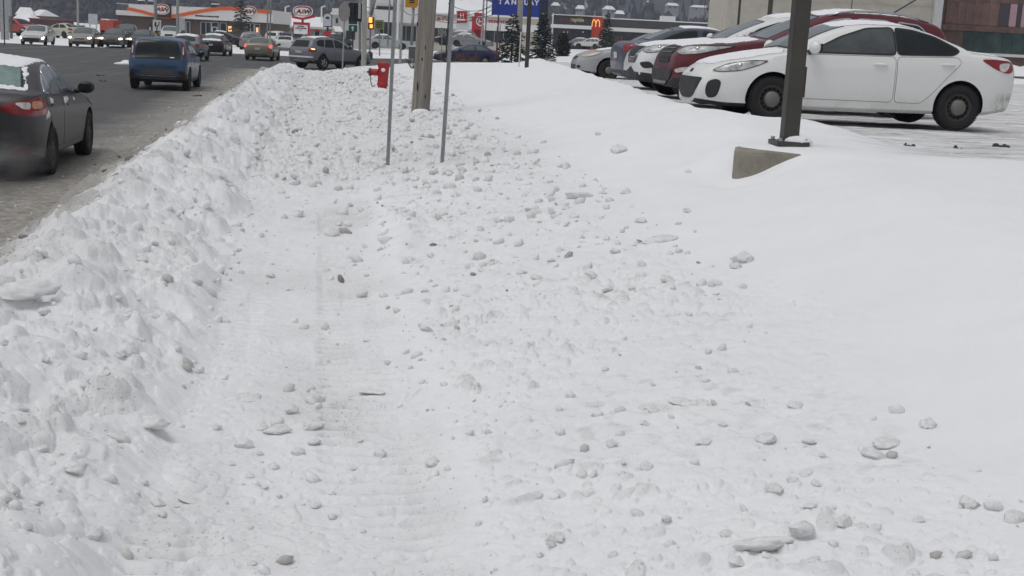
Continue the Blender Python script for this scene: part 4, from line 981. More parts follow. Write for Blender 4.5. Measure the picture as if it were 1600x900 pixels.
# ------------------------------------------------------------------ buildings, signs, poles, trees
def local_frame(px, py, Y):
    """origin on the ground at a facade's left foot; L turns photo measurements into local (x, z)"""
    o = at(px, py, Y)
    def Lf(qx, qy):
        p = at(qx, qy, Y); return (p.x - o.x, p.z - o.z)
    return o, Lf
def text(s, size, mat, parent, loc, name='lettering', ext=.01, bold=.0, rot=(R(90), 0, 0), align='CENTER', sx=1.0, shear=0):
    c = bpy.data.curves.new(name, 'FONT'); c.body = s; c.size = size; c.extrude = ext; c.offset = bold; c.align_x = align; c.align_y = 'CENTER'; c.shear = shear
    c.resolution_u = 4
    o = bpy.data.objects.new(name, c); dg = bpy.context.evaluated_depsgraph_get(); COL.objects.link(o); dg.update()
    me = bpy.data.meshes.new_from_object(o.evaluated_get(bpy.context.evaluated_depsgraph_get())); bpy.data.objects.remove(o)
    me.materials.clear(); me.materials.append(mat)
    p = link_mesh(name, me, parent, loc, rot); p.scale = (sx, 1, 1); return p
def mbp(f, name, mats, parent, **k):
    m = MB(); f(m); return m.build(name, mats, parent, **k)

WHITEW = M('white_cladding', (.72, .71, .70), .6, var=.05)
BRICK = M('brown_brick', (.105, .082, .068), .85, var=.25, scale=9, bmp=.2)
ORANGE = M('orange_band', (.66, .13, .025), .5, var=.08)
BROWNP = M('brown_panel', (.05, .03, .025), .6)
DGLASS = M('shop_glass', (.035, .045, .05), .12, var=.5, scale=.7)
ALU = M('aluminium_frame', (.45, .46, .46), .45, .5)
BLACK = M('black_letters', (.015, .015, .016), .6)
RED = M('sign_red', (.42, .022, .03), .45, var=.08)
WHITES = M('sign_white', (.78, .78, .77), .5, var=.03)
POSTER = M('lit_poster', (.9, .45, .2), .5, var=.5, scale=9, emit=((1.0, .48, .24), .9))
ROOFSNOW = M('roof_snow', (.84, .85, .865), .85, var=.02, bmp=.3)
BEIGE = M('beige_fascia', (.52, .48, .42), .7, var=.06)
BEIGEWALL = M('tan_block_wall', (.24, .215, .185), .8, var=.12, bmp=.2)
GALV = M('galvanised_steel', (.30, .32, .33), .5, .55, var=.16, scale=5, bmp=.05)
GREYPOST = M('grey_pole', (.30, .30, .295), .65, .1, var=.10, scale=3, bmp=.08)
CONCPOLE = M('concrete_pole', (.33, .32, .30), .85, var=.12, scale=4, bmp=.2)
DARKMETAL = M('dark_metal', (.05, .05, .052), .5, .4)
SIGNBACK = M('sign_back', (.27, .26, .245), .55, .3, var=.1)

def roundel(root, x, z, hw, hh, y, fs):
    """cream oval with an orange-brown ring and black letters"""
    def el(k, n=40): return [(x + hw * k * math.copysign(abs(math.cos(t)) ** .8, math.cos(t)), z + hh * k * math.copysign(abs(math.sin(t)) ** .85, math.sin(t))) for t in [2 * math.pi * i / n for i in range(n)]]
    o = mbp(lambda m: m.prism(el(1.0), y - .12, y + .04), 'roundel', WHITES, root)
    mbp(lambda m: m.prism(el(.90), y - .135, y - .10), 'roundel_ring', RED, root)
    mbp(lambda m: m.prism(el(.80), y - .15, y - .10), 'roundel_face', WHITES, root)
    # arrow that sweeps over the letters
    pts = [(x + hw * .9 * math.cos(t), z + hh * .66 * math.sin(t)) for t in [math.pi * (1.05 - .8 * i / 14) for i in range(15)]]
    pts2 = [(x + hw * .9 * math.cos(t), z + hh * .88 * math.sin(t)) for t in [math.pi * (1.05 - .8 * i / 14) for i in range(15)]]
    m = MB()
    for i in range(14): m.prism([pts[i], pts[i + 1], pts2[i + 1], pts2[i]], y - .165, y - .12)
    m.prism([(pts[14][0] - .02 * hw, pts[14][1] - .18 * hh), (pts[14][0] + .24 * hw, pts[14][1] + .0 * hh), (pts2[14][0] + .02 * hw, pts2[14][1] + .12 * hh)], y - .167, y - .12)
    m.build('swoosh', RED, root)
    text('A', fs, BLACK, root, (x - hw * .42, y - .17, z - hh * .10), bold=.02, shear=.2, sx=1.15)
    text('&', fs * .95, ORANGE, root, (x - hw * .02, y - .17, z - hh * .10), bold=.012, shear=.2)
    text('W', fs, BLACK, root, (x + hw * .42, y - .17, z - hh * .10), bold=.02, shear=.2, sx=1.1)

def restaurant():
    Y = 160; o, Lf = local_frame(184.5, 61, Y); o = Vector((o.x, Y, .12)); 
    def Lp(qx, qy): p = at(qx, qy, Y); return (p.x - o.x, p.z - o.z)
    r = empty('restaurant', o); tag(r, 'brown brick burger restaurant with white fascia and swooping orange band', 'restaurant')
    x1 = Lp(425, 62)[0]; zt = Lp(300, 11)[1]; zf = 2.62; xm = Lp(203, 62)[0]
    mbp(lambda m: m.box(0, x1, 0, 12, -.3, zf), 'wall', BRICK, r)
    mbp(lambda m: (m.box(-.15, xm, -.25, 12.2, zf, Lp(190, 16)[1])), 'side_fascia', WHITEW, r)
    mbp(lambda m: m.prism([(xm, zf), (x1 + .15, zf - .12), (x1 + .15, Lp(424, 16)[1]), (Lp(350, 11)[0], zt + .1), (Lp(300, 12)[0], zt - .05), (xm, zt - .05)], -.4, 12.2), 'fascia', WHITEW, r)
    mbp(lambda m: m.box(-.1, x1 + .1, -.1, 12.1, zt - .02, zt + .02), 'roof', ROOFSNOW, r)
    mbp(lambda m: m.box(-.16, x1 + .16, -.42, -.26, zf - .2, zf - .06), 'eave_strip', BROWNP, r)
    # orange band
    ctr = [(200, 13.5), (222, 18), (240, 23.3), (255, 26), (265, 26.3), (280, 24.3), (300, 20.5), (325, 16), (345, 13.4), (360, 13.2), (380, 14.6), (400, 16.5), (426, 19.6)]
    th = [5, 5, 5, 6, 6, 5.5, 5.4, 5.4, 5.8, 6, 6, 6, 6]
    m = MB()
    for i in range(len(ctr) - 1):
        a, b = ctr[i], ctr[i + 1]; ta, tb = th[i] / 2, th[i + 1] / 2
        m.prism([Lp(a[0], a[1] + ta), Lp(b[0], b[1] + tb), Lp(b[0], b[1] - tb), Lp(a[0], a[1] - ta)], -.47, -.38)
    m.build('orange_band', ORANGE, r)
    a, b = Lp(246, 27), Lp(269, 6); mbp(lambda m: m.box(a[0], b[0], -.60, -.3, a[1], b[1]), 'sign_panel', BROWNP, r)
    c = Lp(255, 14.5); roundel(r, c[0], c[1], .98, .66, -.62, .74)
    c = Lp(391, 17.5); roundel(r, c[0], c[1], .92, .66, -.55, .72)
    c = Lp(325, 25.7); text('BIENVENUE à la FAMILLE BURGER', .22, BLACK, r, (c[0], -.42, c[1]), bold=.016, sx=.92)
    c = Lp(386, 28); text('FRIENDS', .24, BLACK, r, (c[0], -.42, c[1]), bold=.016)
    def window(x0, y0, x1_, y1, n, nm='window'):
        p, q = Lp(x0, y1), Lp(x1_, y0)
        f = mbp(lambda m: [m.box(p[0] + (q[0] - p[0]) * k / n - .04, p[0] + (q[0] - p[0]) * k / n + .04, -.10, .05, p[1], q[1]) for k in range(n + 1)] + [m.box(p[0], q[0], -.09, .05, z - .04, z + .04) for z in (p[1], q[1])], nm, ALU, r)
        mbp(lambda m: m.box(p[0], q[0], -.05, .03, p[1], q[1]), 'pane', DGLASS, f)
    window(314, 35, 330, 59, 2); window(331, 35, 341, 59, 1); window(344, 36, 354, 59, 1); window(291, 34, 297, 55, 1); window(386, 37, 397, 59, 2); window(398, 38, 406, 59, 1)
    p, q = Lp(331.5, 59), Lp(340, 42); d = mbp(lambda m: [m.box(p[0], p[0] + .08, -.16, -.02, p[1], q[1]), m.box(q[0] - .08, q[0], -.16, -.02, p[1], q[1]), m.box(p[0], q[0], -.16, -.02, q[1] - .08, q[1])], 'door', WHITES, r)
    for x0, y0, x1_, y1 in ((357, 41, 362.5, 49), (400.5, 43, 404, 52)):
        p, q = Lp(x0, y1), Lp(x1_, y0); mbp(lambda m: m.box(p[0], q[0], -.2, -.12, p[1], q[1]), 'lit_poster', POSTER, r)
    for x0 in (195, 235):
        p, q = Lp(x0 - 1.6, 50), Lp(x0 + 1.6, 37); mbp(lambda m: m.box(p[0], q[0], -.14, .02, p[1], q[1]), 'wall_lamp', DARKMETAL, r)
        mbp(lambda m: m.box(p[0] + .06, q[0] - .06, -.18, -.13, p[1] + .25, p[1] + .6), 'lamp_glass', WHITES, r)
    for x0, w_ in ((326, .75), (208, .6), (224, .6)):
        p = Lp(x0, 9); mbp(lambda m: (m.box(p[0] - w_ * .5, p[0] + w_ * .5, 3.0, 4.0, zt - .02, zt + .5, 0), m.box(p[0] - w_ * .52, p[0] + w_ * .52, 2.98, 4.02, zt + .5, zt + .62, 1)), 'roof_unit', [DARKMETAL, ROOFSNOW], r)
restaurant()

def simple_building(name, label, cat, px0, px1, pyb, pyt, Y, depth, wall, roof='flat', zb=None):
    o = at(px0, pyb, Y); z0 = o.z if zb is None else zb
    o = Vector((o.x, Y, z0)); r = empty(name, o); tag(r, label, cat)
    Lp = lambda qx, qy: ((lambda p: (p.x - o.x, p.z - o.z))(at(qx, qy, Y)))
    x1 = Lp(px1, pyb)[0]; zt = Lp((px0 + px1) / 2, pyt)[1]
    mbp(lambda m: m.box(0, x1, 0, depth, -.6, zt), 'wall', wall, r)
    return r, Lp, x1, zt
def wins(r, Lp, rects, glass=DGLASS, frame=ALU, y=-.03, n=1):
    for x0, y0, x1, y1 in rects:
        p, q = Lp(x0, y1), Lp(x1, y0)
        f = mbp(lambda m: [m.box(a, b, y - .06, .02, c, d) for a, b, c, d in ((p[0] - .05, p[0] + .05, p[1], q[1]), (q[0] - .05, q[0] + .05, p[1], q[1]), (p[0] + .052, q[0] - .052, q[1] - .05, q[1] + .05), (p[0] + .052, q[0] - .052, p[1] - .05, p[1] + .05))] + [m.box(p[0] + (q[0] - p[0]) * k / n - .03, p[0] + (q[0] - p[0]) * k / n + .03, y - .05, .02, p[1] + .052, q[1] - .052) for k in range(1, n)], 'window', frame, r)
        mbp(lambda m: m.box(p[0] + .052, q[0] - .052, y - .02, .015, p[1] + .052, q[1] - .052), 'pane', glass, f)

# low building with a broad snowy roof
r, Lp, x1, zt = simple_building('shop_building', 'low tan shop with broad snow covered roof behind the burger sign', 'building', 413, 506, 61, 42, 190, 11, BEIGEWALL, zb=.1)
mbp(lambda m: m.add([(-.6, -.8, zt), (x1 + .6, -.8, zt), (x1 + .6, -.8, zt + .16), (-.6, -.8, zt + .16), (-.6, 11.5, zt + 1.75), (x1 + .6, 11.5, zt + 1.75), (-.6, 11.5, zt), (x1 + .6, 11.5, zt)], [(0, 1, 2, 3), (3, 2, 5, 4), (0, 3, 4, 6), (1, 7, 5, 2), (6, 4, 5, 7), (0, 6, 7, 1)]), 'roof', ROOFSNOW, r)
mbp(lambda m: m.box(-.5, x1 + .5, -.86, -.805, zt - .18, zt + .14), 'eave_board', BEIGE, r)
wins(r, Lp, [(432, 47, 446, 57), (491, 48, 500, 57)])
mbp(lambda m: m.box(Lp(491, 60)[0], Lp(500, 60)[0], -.3, -.1, Lp(490, 49)[1], Lp(490, 46)[1]), 'shop_sign', RED, r)

# burger pylon sign
def burger_sign():
    Y = 125; base = at(474, 66, Y); base.z = .05; r = empty('pylon_sign', base); tag(r, 'oval burger sign on red bracket with white message board below', 'sign')
    Lp = lambda qx, qy: ((lambda p: (p.x - base.x, p.z - base.z))(at(qx, qy, Y)))
    c = Lp(473.5, 17.5); hw = Lp(489, 17)[0] - c[0]; hh = Lp(473, 8.8)[1] - c[1]
    roundel(r, c[0], c[1], hw, hh, 0, .56)
    a, b, d, e = Lp(456.5, 24.5), Lp(473, 27.5), Lp(492.5, 24), Lp(473, 31)
    mbp(lambda m: (m.prism([a, (a[0], a[1] - .22), (b[0], b[1] - .24), b], -.18, .18), m.prism([b, (b[0], b[1] - .24), (d[0], d[1] - .2), d], -.18, .18), m.box(b[0] - .10, b[0] + .10, -.1, .1, e[1] - .6, b[1] - .1)), 'bracket', RED, r)
    a, b = Lp(458.5, 52.5), Lp(484, 35.5)
    mbp(lambda m: (m.box(a[0], b[0], -.2, .2, b[1] - .24, b[1]), m.box(a[0], a[0] + .06, -.2, .2, a[1], b[1] - .242), m.box(b[0] - .16, b[0], -.2, .2, a[1] - .1, b[1] - .242)), 'board_frame', RED, r)
    mbp(lambda m: m.box(a[0] + .062, b[0] - .162, -.16, .16, a[1], b[1] - .245), 'message_board', WHITES, r)
    cx = (a[0] + b[0]) / 2 - .05
    for s, dz, sz in (('NOUVEAU', -.40, .13), ('MOZZA BURGER', -.58, .15), ('7 99', -.78, .14)):
        text(s, sz, BLACK, r, (cx, -.17, b[1] + dz), bold=.008, sx=.95)
    mbp(lambda m: (m.box(-.75, -.62, -.08, .08, -.1, a[1]), m.box(.62, .75, -.08, .08, -.1, a[1] - .1)), 'legs', GREYPOST, r) if False else None
    mbp(lambda m: m.box(-.08, .08, -.08, .08, -.1, a[1]), 'post', GREYPOST, r)
burger_sign()

def arch_sign():
    Y = 118; base = at(513, 66, Y); base.z = .05; r = empty('arched_sign', base); tag(r, 'pale grey round topped sign on a post, right of the burger sign', 'sign')
    Lp = lambda qx, qy: ((lambda p: (p.x - base.x, p.z - base.z))(at(qx, qy, Y)))
    a, b = Lp(505, 42), Lp(519, 21); hw = (b[0] - a[0]) / 2; cx = (a[0] + b[0]) / 2
    def arch(k): return [(cx - hw * k, a[1] + (1 - k)), (cx + hw * k, a[1] + (1 - k))] + [(cx + hw * k * math.cos(t), b[1] - hw + hw * k * math.sin(t)) for t in [math.pi * i / 14 for i in range(15)]]
    mbp(lambda m: m.prism(arch(1), -.12, .25), 'sign_box', DARKMETAL, r)
    mbp(lambda m: m.prism(arch(.9), -.14, -.10), 'sign_face', M('pale_sign', (.50, .52, .56), .5, var=.15, scale=2.5), r)
    mbp(lambda m: m.ell((cx, -.15, b[1] - .42), (.2, .02, .13), 14, 6), 'emblem', DARKMETAL, r)
    mbp(lambda m: m.box(cx - .08, cx + .08, -.05, .1, -.1, a[1]), 'post', DARKMETAL, r)
    mbp(lambda m: m.box(cx - .38, cx + .34, -.1, .1, a[1] - .75, a[1] - .42), 'lower_board', RED, r)
arch_sign()

# pale clinic building
r, Lp, x1, zt = simple_building('clinic_building', 'pale two storey clinic with cornice and sloping white canopy', 'building', 519, 566, 64, 24, 150, 12, M('pale_stucco', (.50, .49, .46), .8, var=.08), zb=.1)
mbp(lambda m: m.box(-.25, x1 + .2, -.25, 12.2, zt, zt + .28), 'cornice', WHITEW, r)
mbp(lambda m: m.box(-.1, x1, 0, 12, zt + .28, zt + .75), 'parapet', WHITEW, r)
a, b = Lp(520, 48), Lp(532, 41); mbp(lambda m: m.add([(a[0], -.0, b[1]), (b[0], 0, b[1]), (b[0] + .5, -1.4, a[1]), (a[0] + .5, -1.4, a[1]), (a[0], 0, b[1] - .1), (b[0], 0, b[1] - .1), (b[0] + .5, -1.4, a[1] - .1), (a[0] + .5, -1.4, a[1] - .1)], [(0, 1, 2, 3), (7, 6, 5, 4), (0, 3, 7, 4), (1, 5, 6, 2), (3, 2, 6, 7)]), 'canopy', WHITES, r)
wins(r, Lp, [(523, 50, 528, 62), (533, 50, 538, 62), (540, 48, 556, 62), (524, 28, 529, 37)])

# dealership
def dealership():
    Y = 172; r, Lp, x1, zt = simple_building('dealership', 'long white and beige car dealership with dark showroom glass', 'building', 566, 845, 68, 23, Y, 16, BEIGE, zb=.25)
    # the taller white left half
    a, b = Lp(575, 27), Lp(662, -14)
    mbp(lambda m: (m.box(a[0], b[0] + .3, .3, 14, a[1], b[1] + 0)), 'upper_storey', WHITEW, r)
    a, b = Lp(585, 33.5), Lp(662, 18.5); mbp(lambda m: m.box(a[0], b[0], -.7, .3, a[1], b[1]), 'fascia', WHITEW, r)
    a, b = Lp(588, 17.5), Lp(616, 10.5); mbp(lambda m: m.box(a[0], b[0], -.1, .31, a[1], b[1]), 'clerestory', DGLASS, r)
    a, b = Lp(583, 68), Lp(592, 45); mbp(lambda m: m.box(a[0], b[0], -.6, .2, a[1], b[1]), 'pier', M('taupe_pier', (.20, .185, .17), .8), r)
    a, b = Lp(620, 64), Lp(625, 0); mbp(lambda m: m.box(a[0], b[0], -.9, .2, a[1], b[1]), 'white_pier', WHITES, r)
    wins(r, Lp, [(593, 34.5, 619, 63), (626, 41, 659, 64), (662, 43.5, 708, 66), (758, 48, 815, 66)], n=4)
    a, b = Lp(664, 42), Lp(845, 40); mbp(lambda m: m.box(a[0], x1, -.4, .1, a[1] - .05, b[1] + .02), 'white_ledge', WHITES, r)
    a, b = Lp(600, 22), Lp(845, 22); mbp(lambda m: m.box(a[0] + 5.4, x1 + .2, -.2, 16, zt, zt + .18), 'roof_snow', ROOFSNOW, r)
    c = Lp(690, 30.5); text('ules & Co', .80, RED, r, (c[0] - .5, -.03, c[1]), bold=.03, sx=.95)
    c = Lp(778.5, 35); text('TOYOTA', .62, RED, r, (c[0], -.03, c[1]), bold=.03, sx=1.05)
    for k, (x0, x2) in enumerate(((791, 796), (798.5, 801), (803, 808))):
        p, q = Lp(x0, 38.5), Lp(x2, 33); mbp(lambda m: m.box(p[0], q[0], -.12, .02, p[1], q[1]), 'black_plaque', BLACK, r)
    for x0, y0 in ((650, 26), (590, 23.5)):
        pass
dealership()
# big snowy roof behind the dealership
r, Lp, x1, zt = simple_building('warehouse', 'large warehouse with long sloping snowy roof behind the dealership', 'building', 560, 790, 66, 30, 205, 30, BEIGE, zb=.25)
a, b, c_ = Lp(560, -26), Lp(700, -10), Lp(790, 15)
m = MB(); m.add([(-.5, -1, Lp(560, 24)[1]), (x1 + .5, -1, Lp(790, 24)[1]), (x1 + .5, 6, c_[1] + .2), (b[0], 24, b[1] + 1.6), (-.5, 24, a[1] + 2.2), (-.5, 30, 0), (x1 + .5, 30, 0), (-.5, -1, Lp(560, 24)[1] - .3), (x1 + .5, -1, Lp(790, 24)[1] - .3)], [(0, 1, 2, 3, 4), (4, 3, 2, 6, 5), (0, 7, 8, 1), (0, 4, 5, 7), (1, 8, 6, 2)]); m.build('roof', ROOFSNOW, r)

def red_h(root, x, z, s, y, mat):
    """a block letter H inside a rounded frame"""
    m = MB()
    t = s * .12
    m.prism([(x - s * .42, z - s * .5), (x - s * .42 + t * 1.2, z - s * .5), (x - s * .30 + t * .8, z + s * .5), (x - s * .34, z + s * .5)], y - .05, y)
    m.prism([(x + s * .42, z - s * .5), (x + s * .34, z + s * .5), (x + s * .30 - t * .8, z + s * .5), (x + s * .42 - t * 1.2, z - s * .5)], y - .05, y)
    m.box(x - s * .26, x + s * .26, y - .048, y - .001, z - s * .16, z + s * .02)
    return m.build('letter', mat, root)
def pylon():
    Y = 150; base = at(721, 70, Y); base.z = .25; r = empty('pylon_sign', base); tag(r, 'white slab pylon with red square emblem panel on top', 'sign')
    Lp = lambda qx, qy: ((lambda p: (p.x - base.x, p.z - base.z))(at(qx, qy, Y)))
    a, b = Lp(711, 68), Lp(734, 18); mbp(lambda m: m.box(a[0], b[0], -.2, .5, -.2, b[1]), 'slab', M('pylon_white', (.60, .62, .64), .5, var=.04), r)
    a, b = Lp(714, 35.3), Lp(730, 17.5); mbp(lambda m: m.box(a[0], b[0], -.32, .3, a[1], b[1]), 'emblem_panel', RED, r)
    c = Lp(722, 24.5); red_h(r, c[0], c[1], .56, -.33, WHITES)
    p, q = Lp(715, 31.8), Lp(727, 30); mbp(lambda m: m.box(p[0], q[0], -.36, -.325, p[1], q[1]), 'white_bar', WHITES, r)
    Y = 160; base = at(746, 70, Y); base.z = .25; r = empty('entrance_tower', base); tag(r, 'red stepped entrance tower with white ringed letter', 'sign tower')
    Lp2 = lambda qx, qy: ((lambda p: (p.x - base.x, p.z - base.z))(at(qx, qy, Y)))
    a, b, c = Lp2(736, 68), Lp2(756, 20.5), Lp2(741, 26)
    mbp(lambda m: m.prism([(a[0], -.2), (b[0], -.2), (b[0], b[1]), (c[0], b[1]), (c[0], c[1]), (a[0], c[1])], 0, 3), 'tower', RED, r)
    p, q = Lp2(740, 68), Lp2(752, 47); mbp(lambda m: m.box(p[0], q[0], -.08, .02, 0, q[1]), 'doorway', M('dark_red_glass', (.16, .01, .015), .2), r)
    c = Lp2(751, 33); m = MB()
    m.tube([(c[0] + .52 * math.cos(t), -.06, c[1] + .55 * math.sin(t)) for t in [2 * math.pi * i / 24 for i in range(25)]], .075, 8, cap=False); m.build('ring', WHITES, r)
    red_h(r, c[0], c[1], .62, -.02, WHITES)
pylon()

def blue_sign():
    Y = 108; base = at(781, 84, Y); base.z = .2; r = empty('store_sign', base); tag(r, 'big blue store sign with white letters above the small spruces', 'sign')
    Lp = lambda qx, qy: ((lambda p: (p.x - base.x, p.z - base.z))(at(qx, qy, Y)))
    BL = M('sign_blue', (.012, .035, .26), .4, var=.1); NV = M('sign_navy', (.012, .018, .05), .5)
    a, b = Lp(768, 23), Lp(844, -12); mbp(lambda m: m.box(a[0], b[0], -.25, .25, a[1], b[1]), 'sign_face', BL, r)
    p = Lp(856, 23); mbp(lambda m: m.box(b[0] + .002, p[0], -.2, .5, -.3, b[1] + .1), 'support_tower', NV, r)
    for ch, x in zip('TANGUAY', (782, 792.5, 803, 813, 822.5, 830.5, 838.5)):
        c = Lp(x, 3.2 + (x - 782) * .03); text(ch, .56, WHITES, r, (c[0], -.26, c[1]), bold=.02)
    q = Lp(779, 23); mbp(lambda m: m.box(q[0] - .06, q[0] + .06, -.06, .06, -.3, q[1]), 'post', DARKMETAL, r)
blue_sign()

def fast_food():
    Y = 228; o = at(862, 78, Y); o.z = 1.0; r = empty('fast_food_restaurant', o); tag(r, 'dark grey fast food restaurant with red corner panel and golden arches', 'restaurant')
    Lp = lambda qx, qy: ((lambda p: (p.x - o.x, p.z - o.z))(at(qx, qy, Y)))
    DK = M('charcoal_cladding', (.060, .056, .056), .7, var=.12); DK2 = M('dark_shop_front', (.022, .023, .028), .25, var=.5, scale=.8)
    xr, xe = Lp(923, 70)[0], Lp(940, 70)[0]; zt = Lp(890, 24.5)[1]; zc0, zc1 = Lp(890, 44.5)[1], Lp(890, 39)[1]
    mbp(lambda m: m.box(0, xr, 0, 14, zc1, zt), 'fascia', DK, r)
    mbp(lambda m: m.box(.2, xr, .4, 14, -.5, zc1 - .002), 'shop_front', DK2, r)
    mbp(lambda m: m.box(-.4, xr - .1, -1.2, .38, zc0, zc1), 'canopy', WHITES, r)
    mbp(lambda m: m.box(xr + .002, xe, -.5, 14, -.5, Lp(930, 26)[1]), 'corner_panel', M('corner_red', (.45, .03, .02), .5, var=.06), r)
    mbp(lambda m: m.box(-.1, xe + .1, -.55, 14.1, zt + .02, zt + .16), 'roof_edge', WHITES, r)
    mbp(lambda m: m.box(-.2, .0, -1.0, -.8, -.5, zt + .3), 'white_post', WHITES, r)
    YEL = M('arch_yellow', (.85, .45, .08), .4, emit=((1.0, .55, .15), .6))
    c = Lp(930.5, 42); h = Lp(930, 31)[1] - c[1]; m = MB()
    for sg in (-1, 1):
        m.tube([(c[0] + sg * (.34 + .34 * math.cos(t)) if True else 0, -.56, c[1] + h * math.sin(t) ** .75) for t in [math.pi * i / 16 for i in range(17)]], .09, 8)
    m.build('arches', YEL, r)
    c = Lp(884, 31.5); text('Service', .75, M('dim_red_letters', (.22, .03, .03), .5), r, (c[0], -.03, c[1]), bold=.01)
    c = Lp(902, 31); text('rapide', .95, M('pale_yellow_letters', (.62, .55, .24), .5), r, (c[0], -.03, c[1]), bold=.03)
    for x0 in (881, 887, 911):
        c = Lp(x0, 50); mbp(lambda m: m.ell((c[0], .3, c[1]), (.12, .12, .12)), 'ceiling_lamp', WHITES, r)
    for x0 in (868, 953):
        c = Lp(x0, 21.5); mbp(lambda m: m.box(c[0] - .3, c[0] + .3, 3, 4, zt, c[1] + .2), 'roof_vent', DARKMETAL, r)
    # the long side wing
    Y2 = 240; a = Lp(1112, 62)
    xw = a[0] + 1.5; z2 = Lp(1030, 33)[1]; z3, z4 = Lp(1030, 46)[1], Lp(1030, 52)[1]
    mbp(lambda m: m.box(xe + .01, xw, 2, 14, z3, z2), 'wing_fascia', DK, r)
    mbp(lambda m: m.box(xe + .01, xw, 1.7, 14, z4, z3 - .002), 'wing_band', WHITES, r)
    mbp(lambda m: m.box(xe + .01, xw, 2.3, 14, -.5, z4 - .002), 'wing_wall', DK2, r)
    mbp(lambda m: m.box(xe + .01, xw + .1, 1.95, 14.1, z2 + .002, z2 + .18), 'wing_roof_snow', ROOFSNOW, r)
    c, d = Lp(1037, 31), Lp(1060, 25); mbp(lambda m: m.box(c[0], d[0], 4, 7, z2, d[1]), 'roof_unit', WHITEW, r)
    for x0 in (962, 966, 971):
        p, q = Lp(x0, 67), Lp(x0 + 3, 57); mbp(lambda m: m.box(p[0], q[0], 2.2, 2.32, p[1], q[1]), 'door', M('red_brown_door', (.16, .05, .04), .5), r)
fast_food()

